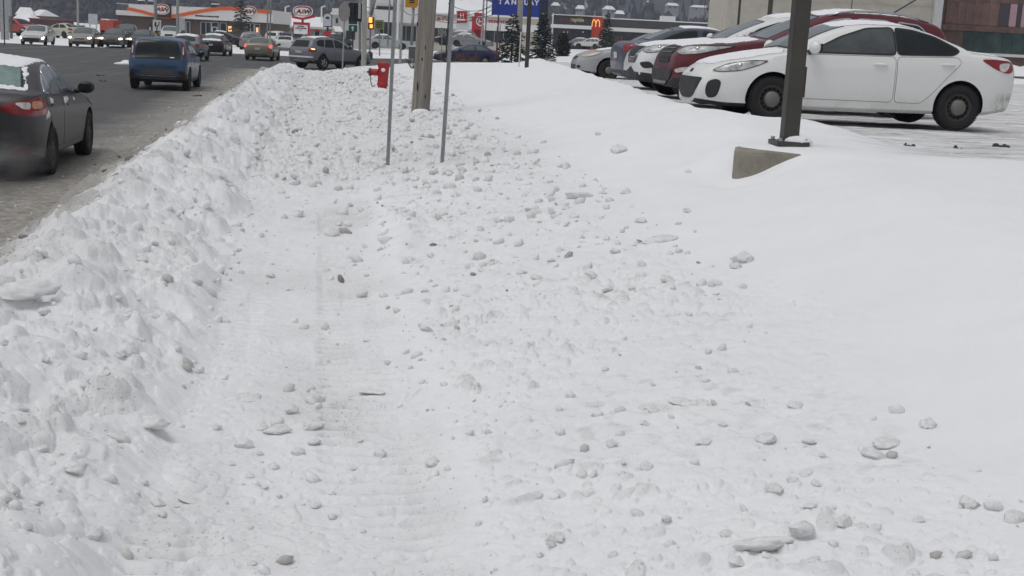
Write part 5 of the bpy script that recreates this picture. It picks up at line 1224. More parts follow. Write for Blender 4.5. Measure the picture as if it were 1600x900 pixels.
# concrete building and copper clad building on the right
def right_buildings():
    Y = 122; z0 = 1.0; o = at(1130, 90, Y); o.z = z0
    r = empty('concrete_building', o); tag(r, 'beige precast concrete building with dark vertical joints behind the parked cars', 'building')
    Lp = lambda qx, qy: ((lambda p: (p.x - o.x, p.z - o.z))(at(qx, qy, Y)))
    CONC = M('precast_concrete', (.46, .43, .37), .85, var=.10, scale=1.2, bmp=.25)
    xs = [0, Lp(1153, 20)[0], Lp(1157, 20)[0], Lp(1200, 10)[0], Lp(1208, 10)[0], Lp(1330, 10)[0], Lp(1331.5, 10)[0], Lp(1458, 10)[0]]
    zt = 13
    for k in range(0, 8, 2):
        mbp(lambda m: m.box(xs[k], xs[k + 1], 0, 12, -.5, zt), 'panel', CONC, r)
    mbp(lambda m: m.box(xs[0] + .1, xs[-1] - .1, .35, 11.8, -.5, zt - .1), 'core_wall', M('dark_joint', (.10, .09, .07), .85), r)
    z1 = Lp(1300, 3)[1]
    for k in range(0, 8, 2):
        mbp(lambda m: [m.box(a, min(a + 1.4, xs[k + 1]), -.06, -.002, z1 + .10 * math.sin(i * 1.7), z1 + .12 + .10 * math.sin(i * 1.7)) for i, a in enumerate(np.arange(xs[k], xs[k + 1] - .3, 1.4))], 'ribbed_course', CONC, r)
    xq = Lp(1470, 20)[0]; mbp(lambda m: m.box(xs[-1] + .02, xq, -.5, 1, -.5, zt), 'pilaster', M('pale_pilaster', (.52, .53, .52), .7), r)
    Y = 128; o2 = at(1468, 84, Y); o2.z = 1.6
    r = empty('copper_clad_building', o2); tag(r, 'brown copper panelled building over dark green ground floor glazing', 'building')
    Lq = lambda qx, qy: ((lambda p: (p.x - o2.x, p.z - o2.z))(at(qx, qy, Y)))
    zb = Lq(1540, 48)[1]; xe = Lq(1720, 60)[0]; rr = random.Random(4)
    cols = [M('copper_panel_a', (.155, .090, .075), .6, var=.35, scale=.9, bmp=.1), M('copper_panel_b', (.185, .108, .082), .6, var=.35, scale=.9), M('copper_panel_c', (.062, .045, .058), .6, var=.3), M('pink_panel', (.46, .30, .31), .6, var=.15), M('copper_panel_d', (.140, .078, .066), .6, var=.4, scale=1.2)]
    mbp(lambda m: m.box(0, xe, .3, 14, -2, 14), 'core_wall', cols[4], r)
    seq = [(1478, 4), (1497, 0), (1509, 4), (1522, 0), (1534, 1), (1546, 1), (1561, 2), (1578, 3), (1589, 2), (1597, 3), (1606, 0), (1625, 1), (1645, 4), (1665, 0), (1690, 1), (1715, 4)]
    for row, (ya, yb) in enumerate(((40.5, 4.4), (4.2, -30), (-30.2, -90))):
        for i in range(len(seq) - 1):
            p, q = Lq(seq[i][0], 20), Lq(seq[i + 1][0], 20); c = cols[seq[i][1] if row == 0 else rr.choice([0, 1, 4, 0, 2])]
            za, zb2 = Lq(1550, ya)[1], Lq(1550, yb)[1]
            mbp(lambda m: m.box(p[0] + .012, q[0] - .012, .0, .28, za + .012, zb2 - .012), 'panel', c, r)
    mbp(lambda m: m.box(0, xe, -.1, .29, zb - .1, Lq(1550, 41)[1]), 'soffit_band', cols[4], r)
    GG = M('green_glazing', (.035, .065, .058), .15, var=.6, scale=.6)
    xg = Lq(1506, 60)[0]; zg = Lq(1550, 83)[1]
    for i in range(9):
        a = xg + i * 1.0; mbp(lambda m: m.box(a + .02, a + .98, .24, .28, zg, zb - .12), 'window', GG, r)
    mbp(lambda m: m.box(xg - .2, xe, -.3, .25, zg - .3, zg - .02), 'sill', WHITEW, r)
    # snow bank in front of it and the strip of street
    b = MB(); n1, n2 = 40, 10; P = []
    for i in range(n1 + 1):
        for j in range(n2 + 1):
            x = 36 + 40 * i / n1; y = 113 + 9 * j / n2; h = 1.5 * math.sin(math.pi * min(1, j / n2 * .62)) * (.8 + .35 * math.sin(i * 1.3) * math.sin(i * .37))
            P.append((x, y, .98 + h))
    b.add(P, [(i * (n2 + 1) + j, (i + 1) * (n2 + 1) + j, (i + 1) * (n2 + 1) + j + 1, i * (n2 + 1) + j + 1) for i in range(n1) for j in range(n2)], 0, True)
    ob = b.build('snow_bank', SNOW); tag(ob, 'bank of ploughed snow in front of the copper clad building', None, None, 'structure')
    s = MB(); s.slab([(28, 107.5), (95, 107.5), (95, 112.6), (28, 112.6)], 1.0, 1.09); ob = s.build('side_street', M('side_street_asphalt', (.12, .118, .112), .8, var=.2)); tag(ob, 'strip of bare asphalt beyond the parking lot', None, None, 'structure')
right_buildings()

# ------------------------------------------------------------------ poles and signs
def pole(name, label, cat, b, t, Y, r0, mat, r1=None, extra=1.6, zb=None, n=12, group=None, sq=False, sink=.3):
    """straight pole through two photo points at the depth Y, carried on past the top of the picture"""
    B, T = at(b[0], b[1], Y), at(t[0], t[1], Y)
    d = (T - B); d.normalize(); B2 = B - d * sink
    Lg = (T - B).length + extra
    root = empty(name, B); tag(root, label, cat, group)
    q = d.to_track_quat('Z', 'Y'); m = MB()
    if sq: m.box(-r0, r0, -r0, r0, -sink, Lg)
    else: m.lathe([(r0, -sink), (r0 + ((r1 or r0) - r0) * .5, Lg * .5), (r1 or r0, Lg), (0, Lg)], n=n)
    o = m.build('pole', mat, root, bevel=.006 if sq else 0); o.rotation_mode = 'QUATERNION'; o.rotation_quaternion = q
    return root, B, (lambda qx, qy, yy=Y: at(qx, qy, yy) - B)
def plate(root, Lq, x0, y0, x1, y1, name, mat, dy=-.06, th=.02):
    a, b = Lq(x0, y1), Lq(x1, y0); return mbp(lambda m: m.box(a.x, b.x, dy - th, dy, a.z, b.z), name, mat, root)

# two thin sign posts (steel U-channel)
def u_post(label, b, t, Y):
    B, T = at(b[0], b[1], Y), at(t[0], t[1], Y); root = empty('sign_post', B); tag(root, label, 'sign post')
    d = (T - B).normalized(); Lg = (T - B).length + .7; w_, dp, th = .028, .03, .006
    m = MB(); prof = [(-w_ - .012, 0), (-w_, 0), (-w_ + .006, -dp), (w_ - .006, -dp), (w_, 0), (w_ + .012, 0), (w_ + .012, .006), (w_ - .004, .006), (w_ - .012, -dp + th), (-w_ + .012, -dp + th), (-w_ + .004, .006), (-w_ - .012, .006)]
    n = len(prof); vs = [(x, y, z) for z in (-.4, Lg) for x, y in prof]
    m.add(vs, [(i, (i + 1) % n, n + (i + 1) % n, n + i) for i in range(n)])
    for k in range(int(Lg / .055)):
        m.lathe([(.006, -dp - .0012), (.0, -dp - .0016)], (0, 0, .05 + k * .055), 'y', 8, 1)
    o = m.build('post', [GALV, DARKMETAL], root); o.rotation_mode = 'QUATERNION'; o.rotation_quaternion = d.to_track_quat('Z', 'Y')
    o.rotation_quaternion = o.rotation_quaternion @ Matrix.Rotation(R(12), 4, 'Z').to_quaternion()
u_post('thin galvanised sign post left of the wooden utility pole, in clod strewn snow', (604.5, 252), (616, 0), 14.6)
u_post('thin galvanised sign post right of the wooden utility pole', (690, 244), (706, 0), 14.3)

# wooden utility pole
def wood_pole():
    m, n, b = new_mat('weathered_wood'); co = coord(n)
    f = noise(n, 1.0, 6, .7, mapping(n, co, (16, 16, .7))); g = noise(n, 1.0, 4, .6, mapping(n, co, (55, 55, 1.3)))
    c = ramp(n, f, [(.3, (.14, .122, .10)), (.55, (.26, .235, .205)), (.75, (.38, .355, .32))])
    c = mixc(n, ramp(n, g, [(.60, 0.0), (.70, .8)]), c, (.07, .058, .05))
    lnk(n, c, b.inputs['Base Color']); b.inputs['Roughness'].default_value = .9; bump(n, b, f, .6, .02)
    Yp = 22.5; zg = gz(*at(657, 172, Yp).xy[:])
    root, B, Lq = pole('utility_pole', 'weathered wooden utility pole standing in the clod strewn snow', 'utility pole', (657, 172), (668.5, 0), Yp, .165, m, .135, extra=6, n=28, sink=.6)
    mm = MB()
    for k, (a, z, h) in enumerate(((-1.9, .42, .16), (-1.2, 1.1, .1), (-1.5, .9, .06), (-2.2, 1.5, .08), (-1.0, .25, .1))):
        mm.ell((.163 * math.cos(a), .163 * math.sin(a), z), (.012, .010, h * .5), 8, 6)
    o = mm.build('crack', M('dark_crack', (.02, .018, .015), .9), root)
    mb = MB(); rr = random.Random(2)
    mb.ell((0.02, -.12, -.06), (.17, .12, .10), 16, 8); o = mb.build('snow_cover', SNOWOBJ, root)
SNOWOBJ = M('snow_clump', (.82, .83, .845), .8, var=.03, scale=8, bmp=.15)
wood_pole()

# square lamp post on its concrete footing
def lamp_post():
    Yp = 11.78; B = at(1232, 224, Yp); zp = 1.165; B.z = zp; B.x = x_at(1232, Yp, zp)
    root = empty('lamp_post', B); tag(root, 'square brown grey lamp post bolted on a snowed over concrete footing', 'lamp post')
    PM = M('bronze_post', (.066, .062, .052), .45, .35, var=.14, scale=3, bmp=.03)
    mbp(lambda m: m.box(-.074, .074, -.074, .074, .03, 6.2), 'pole', PM, root, rot=(0, 0, R(5)), bevel=.010)
    mbp(lambda m: m.box(-.155, .155, -.155, .155, -.0, .042), 'base_plate', PM, root, rot=(0, 0, R(5)), bevel=.006)
    for sx in (-1, 1):
        for sy in (-1, 1):
            v = Vector((sx * .12, sy * .12, 0)); v.rotate(Matrix.Rotation(R(5), 3, 'Z')); mbp(lambda m: m.lathe([(.02, .042), (.02, .07), (0, .072)], n=6), 'bolt', GALV, root, loc=(v.x, v.y, 0))
    mbp(lambda m: m.ell((0, 0, 0), (.15, .13, .06), 18, 8), 'snow_cover', SNOWOBJ, root, loc=(.07, -.02, .04))
    mbp(lambda m: m.box(-.012, .012, -.03, .03, .0, .28), 'cover_plate', DARKMETAL, root, loc=(.085, -.01, 1.0 - .55), rot=(0, 0, R(5)))
    mbp(lambda m: m.box(-.2, .2, -.55, .0, 6.0, 6.15), 'lamp_head', PM, root, bevel=.02)
    # footing
    CF = M('footing_concrete', (.27, .25, .205), .9, var=.28, scale=5, bmp=.45)
    c = Vector((2.48, 11.68, 0)); fo = empty('concrete_footing', (c.x, c.y, .2)); tag(fo, 'worn concrete footing block half buried in snow under the lamp post', 'footing')
    f = mbp(lambda m: m.lathe([(.49 / math.cos(math.pi / 4) * 1.0, .0), (.47 / math.cos(math.pi / 4), .93), (0, .93)], n=4, smooth=False), 'block', CF, fo, rot=(0, 0, R(45 - 9)), bevel=.04)
lamp_post()

# poles of the intersection
r, B, Lq = pole('street_pole', 'thick pale grey pole in front of the turning SUV', 'pole', (568.5, 104), (569.5, 0), 59, .125, CONCPOLE, .11)
r, B, Lq = pole('stop_sign', 'stop sign seen from behind, grey back with red edge', 'road sign', (535, 108), (538.5, 20), 57.5, .035, GALV, extra=.5)
c = Lq(538.3, 18.5); oc = [(c.x + .30 * math.cos(R(22.5 + 45 * k)) * 1.0, c.z + .44 * math.sin(R(22.5 + 45 * k))) for k in range(8)]
o = mbp(lambda m: m.prism([(x - c.x, z - c.z) for x, z in oc], -.012, .012), 'plate', SIGNBACK, r, loc=(c.x, -.06, c.z), rot=(0, 0, R(38)))
mbp(lambda m: m.prism([((x - c.x) * 1.02, (z - c.z) * 1.02) for x, z in oc], .0125, .022), 'red_face', RED, r, loc=(c.x, -.06, c.z), rot=(0, 0, R(38)))
r, B, Lq = pole('traffic_signal', 'black traffic signal head with backboard beside the thick grey pole', 'traffic light', (562, 90), (562.5, 0), 72, .07, GREYPOST)
plate(r, Lq, 545.5, 5, 567, 33, 'backboard', BLACK, -.25, .03)
a, b = Lq(549, 32), Lq(556, 6); mbp(lambda m: m.box(a.x, b.x, -.02 - .2, .18, a.z, b.z), 'signal_head', DARKMETAL, r)
mbp(lambda m: [m.tube([(Lq(553, y).x, -.30, Lq(553, y).z), (Lq(553, y).x - .03, -.46, Lq(553, y).z)], .10, 12) for y in (10, 18, 26)], 'visors', BLACK, r)
a = Lq(540, 4.5); mbp(lambda m: m.tube([(a.x, 0, a.z), (0, 0, a.z)], .05, 8), 'mast_arm', GREYPOST, r)
plate(r, Lq, 560.5, 5, 565, 29, 'light_strip', ALU, -.285, .03)
r, B, Lq = pole('direction_sign', 'green direction sign with white up arrow on a thin post', 'road sign', (551, 84), (551.5, 45), 76, .04, DARKMETAL, extra=.5)
GRN = M('sign_green', (.012, .115, .075), .45, var=.08)
plate(r, Lq, 545, 38.8, 558.5, 49.5, 'lower_plate', GRN); plate(r, Lq, 545, 31, 558.5, 38.2, 'upper_plate', M('sign_green_dark', (.012, .075, .055), .45), -.06)
plate(r, Lq, 545, 38.2, 558.5, 38.8, 'white_line', WHITES, -.065)
a = Lq(551.3, 44.5); mbp(lambda m: m.prism([(a.x - .04, a.z - .14), (a.x + .04, a.z - .14), (a.x + .04, a.z + .02), (a.x + .11, a.z + .02), (a.x, a.z + .15), (a.x - .11, a.z + .02), (a.x - .04, a.z + .02)], -.10, -.082), 'arrow', WHITES, r)
r, B, Lq = pole('pedestrian_signal', 'yellow pedestrian signal with lit amber symbols on a slim pole', 'traffic light', (577.5, 90), (579.5, 20), 70, .05, GREYPOST, extra=2)
AMB = M('amber_signal', (1, .5, .1), .3, emit=((1.0, .43, .06), 1.6)); HOUS = M('signal_housing', (.12, .03, .015), .5)
plate(r, Lq, 576, 26.5, 585, 46, 'housing', HOUS, -.08, .2)
a = Lq(580, 31.5); mbp(lambda m: m.box(a.x - .10, a.x + .09, -.292, -.285, a.z - .14, a.z + .15), 'hand_symbol', AMB, r)
a = Lq(581, 41); mbp(lambda m: m.box(a.x - .08, a.x + .08, -.292, -.285, a.z - .10, a.z + .10), 'walk_symbol', AMB, r)
a, b = Lq(579, 24), Lq(588, -4); mbp(lambda m: m.tube([(a.x, .05, a.z), (b.x, .05, b.z + .4)], .10, 10), 'strut', GREYPOST, r)
mbp(lambda m: m.lathe([(.17, -.1), (.17, .25), (.1, .32), (0, .33)], n=14), 'base_cover', DARKMETAL, r)
r, B, Lq = pole('road_sign', 'lime green sign board right of the pedestrian signal', 'road sign', (593, 80), (593, 40), 84, .04, GREYPOST, extra=.2)
LIME = M('sign_lime', (.24, .27, .09), .5, var=.12); plate(r, Lq, 585.5, 31.5, 599.5, 45.5, 'plate', LIME); 
for k in range(3): plate(r, Lq, 588, 35 + 3.2 * k, 597, 36.2 + 3.2 * k, 'text_line', DARKMETAL, -.082, .004)
r, B, Lq = pole('street_pole', 'pale slim pole just left of the left thin sign post', 'pole', (606, 66), (609, 0), 95, .06, GREYPOST)
r, B, Lq = pole('street_pole', 'grey pole rising from the snow between sign post and wooden pole', 'pole', (625.5, 91), (629, 0), 62, .065, GREYPOST)
r, B, Lq = pole('school_sign', 'yellow five sided road sign on a pale post behind the wooden pole', 'road sign', (643, 72), (646, 12), 92, .10, GALV, extra=0)
YL = M('sign_yellow', (.62, .30, .025), .5, var=.08)
a, b = Lq(633.5, 11.5), Lq(654.5, -14); mbp(lambda m: m.prism([(a.x, a.z), (b.x - .12, a.z), (b.x, a.z + .2), (b.x, b.z), (a.x, b.z)], -.16, -.13), 'plate', YL, r)
for y in (1.0, 4.0): plate(r, Lq, 640, y - .7, 648, y + .7, 'dark_bar', BLACK, -.162, .004)
r, B, Lq = pole('street_pole', 'dark slim pole beside the right thin sign post', 'pole', (697.5, 78), (703, 0), 80, .05, DARKMETAL)
r, B, Lq = pole('street_pole', 'pale slim pole in front of the red entrance tower', 'pole', (752, 66), (756, 0), 120, .09, GREYPOST)
r, B, Lq = pole('street_pole', 'dark slim pole right of the red entrance tower', 'pole', (758, 66), (761, 0), 118, .05, DARKMETAL)
r, B, Lq = pole('utility_pole', 'thick pale utility pole in front of the blue store sign', 'utility pole', (809.5, 100), (813.5, 0), 73, .17, CONCPOLE, .15)
r, B, Lq = pole('lamp_post', 'dark square pole with base plate on smooth snow before the spruces', 'lamp post', (822.5, 111), (828, 0), 46, .075, DARKMETAL, sq=True)
mbp(lambda m: m.box(-.18, .18, -.18, .18, -.1, .03), 'base_plate', DARKMETAL, r); mbp(lambda m: m.ell((.03, -.05, .03), (.15, .12, .05), 14, 6), 'snow_cover', SNOWOBJ, r)
r, B, Lq = pole('marker_post', 'thin pale marker stake left of the dark square pole', 'marker', (810.5, 107), (814, 50), 50, .022, M('stake_white', (.55, .54, .50), .7), extra=0)
r, B, Lq = pole('street_pole', 'slim pale pole, left one of the pair before the restaurant', 'pole', (417.5, 66), (418.5, 0), 98, .055, GREYPOST)
r, B, Lq = pole('street_pole', 'slim pale pole, right one of the pair before the restaurant', 'pole', (421.5, 66), (423.3, 0), 97, .055, GREYPOST)
r, B, Lq = pole('lane_sign', 'white keep right sign with curved arrows on a wide pole', 'road sign', (243, 78), (243, 0), 94, .12, GREYPOST)
plate(r, Lq, 239.7, 31.5, 252.5, 49.5, 'plate', WHITES, -.13)
a = Lq(245.5, 38); mbp(lambda m: (m.box(a.x - .14, a.x - .02, -.165, -.152, a.z - .05, a.z + .16), m.prism([(a.x - .18, a.z - .05), (a.x + .02, a.z - .05), (a.x - .08, a.z - .2)], -.165, -.152)), 'down_arrow', BLACK, r)
mbp(lambda m: m.tube([(a.x + .19, -.155, a.z + .20), (a.x + .19, -.155, a.z + .04), (a.x + .02, -.155, a.z - .22), (a.x + .02, -.155, a.z - .46)], .035, 8), 'curved_arrow', BLACK, r)
a = Lq(247, 54); mbp(lambda m: m.prism([(a.x - .22, a.z - .26), (a.x + .22, a.z - .26), (a.x + .22, a.z + .26), (a.x - .22, a.z + .26)], -.15, -.13), 'hazard_plate', M('hazard_yellow', (.48, .40, .20), .5), r)
mbp(lambda m: [m.prism([(a.x - .20 , a.z + .24 - k), (a.x - .06, a.z + .24 - k), (a.x + .20, a.z - .10 - k), (a.x + .20, a.z - .24 - k)], -.158, -.152) for k in (0,)], 'hazard_stripe', BLACK, r)
r, B, Lq = pole('street_pole', 'grey pole with pale board sign, right of the keep right sign', 'pole', (277, 74), (277.5, 0), 100, .11, GREYPOST)
plate(r, Lq, 280.5, 28, 289.5, 47, 'board', M('pale_board', (.44, .45, .45), .6), -.1)
r, B, Lq = pole('street_pole', 'pale tall pole above the beige oncoming sedan', 'pole', (122, 60), (121.5, 0), 108, .09, CONCPOLE)
r, B, Lq = pole('board_sign', 'blank white board sign on two posts beneath the wooded hill', 'sign', (141, 66), (140.5, 24), 118, .03, DARKMETAL, extra=0)
plate(r, Lq, 138.5, 22, 152.5, 38, 'board', M('blank_board', (.46, .47, .48), .6)); a, b = Lq(150.5, 66), Lq(150.5, 24); mbp(lambda m: m.tube([(a.x, 0, a.z), (b.x, 0, b.z)], .03, 8), 'post', DARKMETAL, r)
r, B, Lq = pole('street_pole', 'thin dark pole nearest the left picture edge beside the snow bank', 'pole', (7.5, 79), (5.5, 0), 88, .04, DARKMETAL)
r, B, Lq = pole('utility_pole', 'brown wooden pole next to the big grey panel sign', 'utility pole', (18, 67), (17, 0), 106, .12, M('brown_pole', (.14, .115, .095), .9))
bs = at(8, 66, 100); r = empty('panel_sign', bs); tag(r, 'big grey panel sign on a narrower pedestal at the left edge', 'sign')
Lq = lambda qx, qy: at(qx, qy, 100) - bs
PS = M('grey_panel', (.34, .35, .36), .6); a, b = Lq(-14, 24), Lq(16.5, -12); mbp(lambda m: m.box(a.x, b.x, -.15, .15, a.z, b.z), 'panel', PS, r)
a, b = Lq(2, 66), Lq(13, 24); mbp(lambda m: m.box(a.x, b.x, -.1, .1, -.2, b.z), 'pedestal', PS, r)
for px, py, lab in ((446, 31, 'white street lamp with short arm, left of the burger sign'), (502.5, 31, 'white street lamp with short arm, right of the burger sign')):
    r, B, Lq = pole('street_lamp', lab, 'street lamp', (px, 62), (px, 11), 195, .12, WHITEW, extra=0)
    a = Lq(px, 11); b = Lq(px + 6, 9.5); mbp(lambda m: m.tube([(a.x, 0, a.z), (b.x, 0, b.z)], .10, 8), 'arm', WHITEW, r)
# grey cabinet in the snow
P = at(645, 82, 80); r = empty('utility_cabinet', P); tag(r, 'small grey utility cabinet with snow on its lid', 'cabinet')
mbp(lambda m: m.box(-.25, .25, -.2, .2, -.4, .34), 'box', M('cabinet_grey', (.16, .16, .15), .6), r, bevel=.02); mbp(lambda m: m.box(-.27, .27, -.22, .22, .34, .42), 'snow_cover', SNOWOBJ, r, bevel=.03)
# diamond sign seen from behind near the dealership
r, B, Lq = pole('road_sign', 'diamond road sign seen from behind, right of the wooden pole', 'road sign', (690, 74), (690.5, 55), 88, .03, GALV, extra=.2)
c = Lq(690, 50); mbp(lambda m: m.prism([(c.x - .30, c.z), (c.x, c.z - .33), (c.x + .30, c.z), (c.x, c.z + .33)], -.07, -.05), 'plate', SIGNBACK, r)

# overhead wires
WIRE = M('wire_black', (.02, .02, .02), .6)
for a, b, sag in (((560, 6), (612, 8), .3), ((628, 14), (660, 17), .4), ((655, 12.5), (776, 3), .9), ((655, 20), (776, 10), 1.0), ((700, 20), (790, 15), .5), ((700, 5), (790, -4), .8)):
    A, Bb = at(a[0], a[1], 96), at(b[0], b[1], 100); m = MB()
    m.tube([A.lerp(Bb, k / 12) - Vector((0, 0, sag * 4 * (k / 12) * (1 - k / 12))) for k in range(13)], .022, 6)
    o = m.build('overhead_wire', WIRE); tag(o, 'thin black overhead wire strung across the dealership roof', 'wire', 'overhead wires at the intersection')

# fire hydrant
def hydrant():
    Yh = 32.5; P = at(597, 141, Yh); root = empty('fire_hydrant', P, R(0)); tag(root, 'red fire hydrant standing in the snow with black side nozzle and chain', 'fire hydrant')
    HR = M('hydrant_red', (.36, .012, .018), .42, var=.12, scale=7)
    mbp(lambda m: m.lathe([(.125, -.35), (.125, .10), (.15, .12), (.15, .17), (.138, .19), (.15, .58), (.168, .61), (.170, .68), (.155, .705), (.10, .715), (0, .717)], n=8, smooth=False), 'barrel', HR, root, rot=(0, R(3), R(20)), bevel=.01)
    mbp(lambda m: m.lathe([(.085, -.30), (.085, -.12)], (0, 0, .45), 'x', 16), 'nozzle', HR, root)
    mbp(lambda m: m.lathe([(.02, -.40), (.035, -.36), (.10, -.35), (.10, -.29), (.085, -.285)], (0, 0, .45), 'x', 10), 'nozzle_cap', M('nozzle_dark', (.16, .012, .016), .5), root)
    mbp(lambda m: m.ell((.03, -.15, .52), (.055, .02, .05), 12, 6), 'reflector', WHITES, root)
    mbp(lambda m: m.tube([(-.30, -.05, .36), (-.29, -.08, .20), (-.24, -.10, .08), (-.17, -.12, .12)], .012, 6), 'chain', DARKMETAL, root)
    mbp(lambda m: m.ell((-.05, -.14, -.03), (.28, .2, .10), 16, 8), 'snow_cover', SNOWOBJ, root)
hydrant()
# ------------------------------------------------------------------ hills, woods, houses
def hill_z(X, Y):
    n = fbm(X / 260, Y / 260, 700, 4)
    return -2 + 235 * sstep(520, 1900, Y) * (.85 + .35 * n) + 9 * fbm(X / 60, Y / 60, 705, 3) * sstep(430, 700, Y)
def make_hills():
    m, n, b = new_mat('hillside'); co = coord(n)
    f = noise(n, .02, 6, .7, co); c = ramp(n, f, [(.42, (.05, .055, .062)), (.58, (.11, .115, .125)), (.66, (.55, .57, .60))])
    lnk(n, c, b.inputs['Base Color']); b.inputs['Roughness'].default_value = .95
    xs = np.linspace(-1500, 1700, 150); ys = np.concatenate([np.linspace(425, 1900, 100), np.linspace(1930, 2600, 16)])
    X, Y = np.meshgrid(xs, ys); Z = hill_z(X, Y)
    me = grid_mesh('hills', np.stack([X, Y, Z], -1), len(ys), len(xs), {}); me.materials.append(m)
    tag(link_mesh('hills', me), 'wooded blue grey hills with patches of snow', None, None, 'structure')
    # the far wood reads as one mass
    rg = np.random.default_rng(5); N = 22000
    yy = 620 + 1250 * rg.random(N) ** 1.3; xx = (-.62 + 1.3 * rg.random(N)) * yy * .9
    den = vn(xx / 90, yy / 90, 710); right = sstep(-.02, .10, xx / yy)
    keep = rg.random(N) < (.95 - .50 * right * (den < .55)); xx, yy = xx[keep], yy[keep]; zz = hill_z(xx, yy); N = len(xx)
    V = []; Fc = []; T = []
    k6 = [2 * math.pi * k / 5 for k in range(5)]
    for i in range(N):
        h = rg.uniform(5, 10); brown = rg.random() < (.55 if yy[i] < 800 else .25); t = rg.uniform(0, 1) * .5 + (.5 if brown else 0); b0 = len(V)
        if brown:
            r = h * .32; V.append((xx[i], yy[i], zz[i] + h * .9))
            for k in k6: V.append((xx[i] + r * math.cos(k), yy[i] + r * math.sin(k), zz[i] + h * .55 + rg.uniform(-1, 1)))
            for k in k6: V.append((xx[i] + r * .7 * math.cos(k), yy[i] + r * .7 * math.sin(k), zz[i] + h * .15))
            for k in range(5): Fc.append((b0, b0 + 1 + k, b0 + 1 + (k + 1) % 5)); Fc.append((b0 + 1 + k, b0 + 6 + k, b0 + 6 + (k + 1) % 5, b0 + 1 + (k + 1) % 5)); T += [t, t]
        else:
            r = h * .2; V.append((xx[i], yy[i], zz[i] + h))
            for k in k6: V.append((xx[i] + r * math.cos(k), yy[i] + r * math.sin(k), zz[i] - 1))
            for k in range(5): Fc.append((b0, b0 + 1 + k, b0 + 1 + (k + 1) % 5)); T.append(t)
    me = bpy.data.meshes.new('hill_forest'); me.from_pydata(V, [], Fc)
    a = me.attributes.new('tone', 'FLOAT', 'FACE'); a.data.foreach_set('value', T)
    m, n, b = new_mat('far_trees'); at_ = n.nodes.new('ShaderNodeAttribute'); at_.attribute_name = 'tone'
    c = ramp(n, at_.outputs['Fac'], [(0, (.032, .040, .048)), (.45, (.048, .056, .064)), (.55, (.066, .062, .066)), (1, (.092, .080, .084))])
    lnk(n, c, b.inputs['Base Color']); b.inputs['Roughness'].default_value = 1; b.inputs['Specular IOR Level'].default_value = 0
    me.materials.append(m)
    tag(link_mesh('hill_forest', me), 'dark winter wood covering the hills', None, None, 'stuff')
make_hills()

HW = [M('house_grey', (.16, .165, .18), .8), M('house_white', (.46, .46, .47), .8), M('house_brown', (.13, .10, .09), .8)]
def house(px, py, Y, wpx, label, wall, hgt=2.6, roofh=1.8, yaw=0.0):
    """py is the eave line in the photo"""
    P = at(px, py, Y); w_ = wpx * Y / FPX / 2; z0 = P.z - hgt; r = empty('house', (P.x, Y, z0), yaw); tag(r, label, 'house')
    mbp(lambda m: m.box(-w_, w_, -3, 3, -6, hgt), 'wall', wall, r)
    e = .4
    mbp(lambda m: m.add([(-w_ - e, -3.5, hgt), (w_ + e, -3.5, hgt), (w_ + e, 3.5, hgt), (-w_ - e, 3.5, hgt), (-w_ * .7, 0, hgt + roofh), (w_ * .7, 0, hgt + roofh)], [(0, 1, 5, 4), (2, 3, 4, 5), (1, 2, 5), (3, 0, 4), (3, 2, 1, 0)]), 'roof', ROOFSNOW, r)
    for x in (-w_ * .5, w_ * .4):
        f = mbp(lambda m: m.box(x - .5, x + .5, -3.08, -2.95, 1.0, 2.1), 'window', ALU, r); mbp(lambda m: m.box(x - .42, x + .42, -3.1, -3.05, 1.08, 2.02), 'pane', DGLASS, f)
for a in [(40, 23, 300, 22, 'house with steep snowy roof on the wooded slope, left of the white sedan', HW[0], 2.4, 1.7, .3), (67, 25, 310, 20, 'house with snowy roof just right of the steep roofed one, among bare trees', HW[2], 2.4, 1.5, -.4),
          (113, 39, 230, 22, 'small flat looking pavilion with white roof beside the tall pale pole', HW[0], 2.2, .5, 0), (52, 35, 260, 26, 'long low grey house below the two snowy roofs', HW[0], 2.0, .5, .1),
          (868, 9, 760, 10, 'small white roofed house high on the hill above the fast food restaurant', HW[0], 2.4, 2, .2), (907, 14, 700, 12, 'pale house with snowy gable on the hill left of the red corner panel', HW[1], 2.6, 2, -.2), (951, 15, 690, 14, 'pale house on the hill right above the golden arches', HW[1], 2.6, 2, .3),
          (968, 22, 640, 13, 'grey house with white roof behind the charcoal wing', HW[0], 2.6, 1.8, 0), (1050, 9, 820, 18, 'white terrace house far up the hill', HW[1], 2.6, 1.8, .1), (1098, 12, 800, 40, 'row house with long snowy roof beside the concrete building', HW[1], 2.4, 1.4, -.05), (1014, 6, 850, 9, 'lone house with snowy roof in the middle of the hill', HW[2], 2.6, 2, .2)]:
    house(*a)
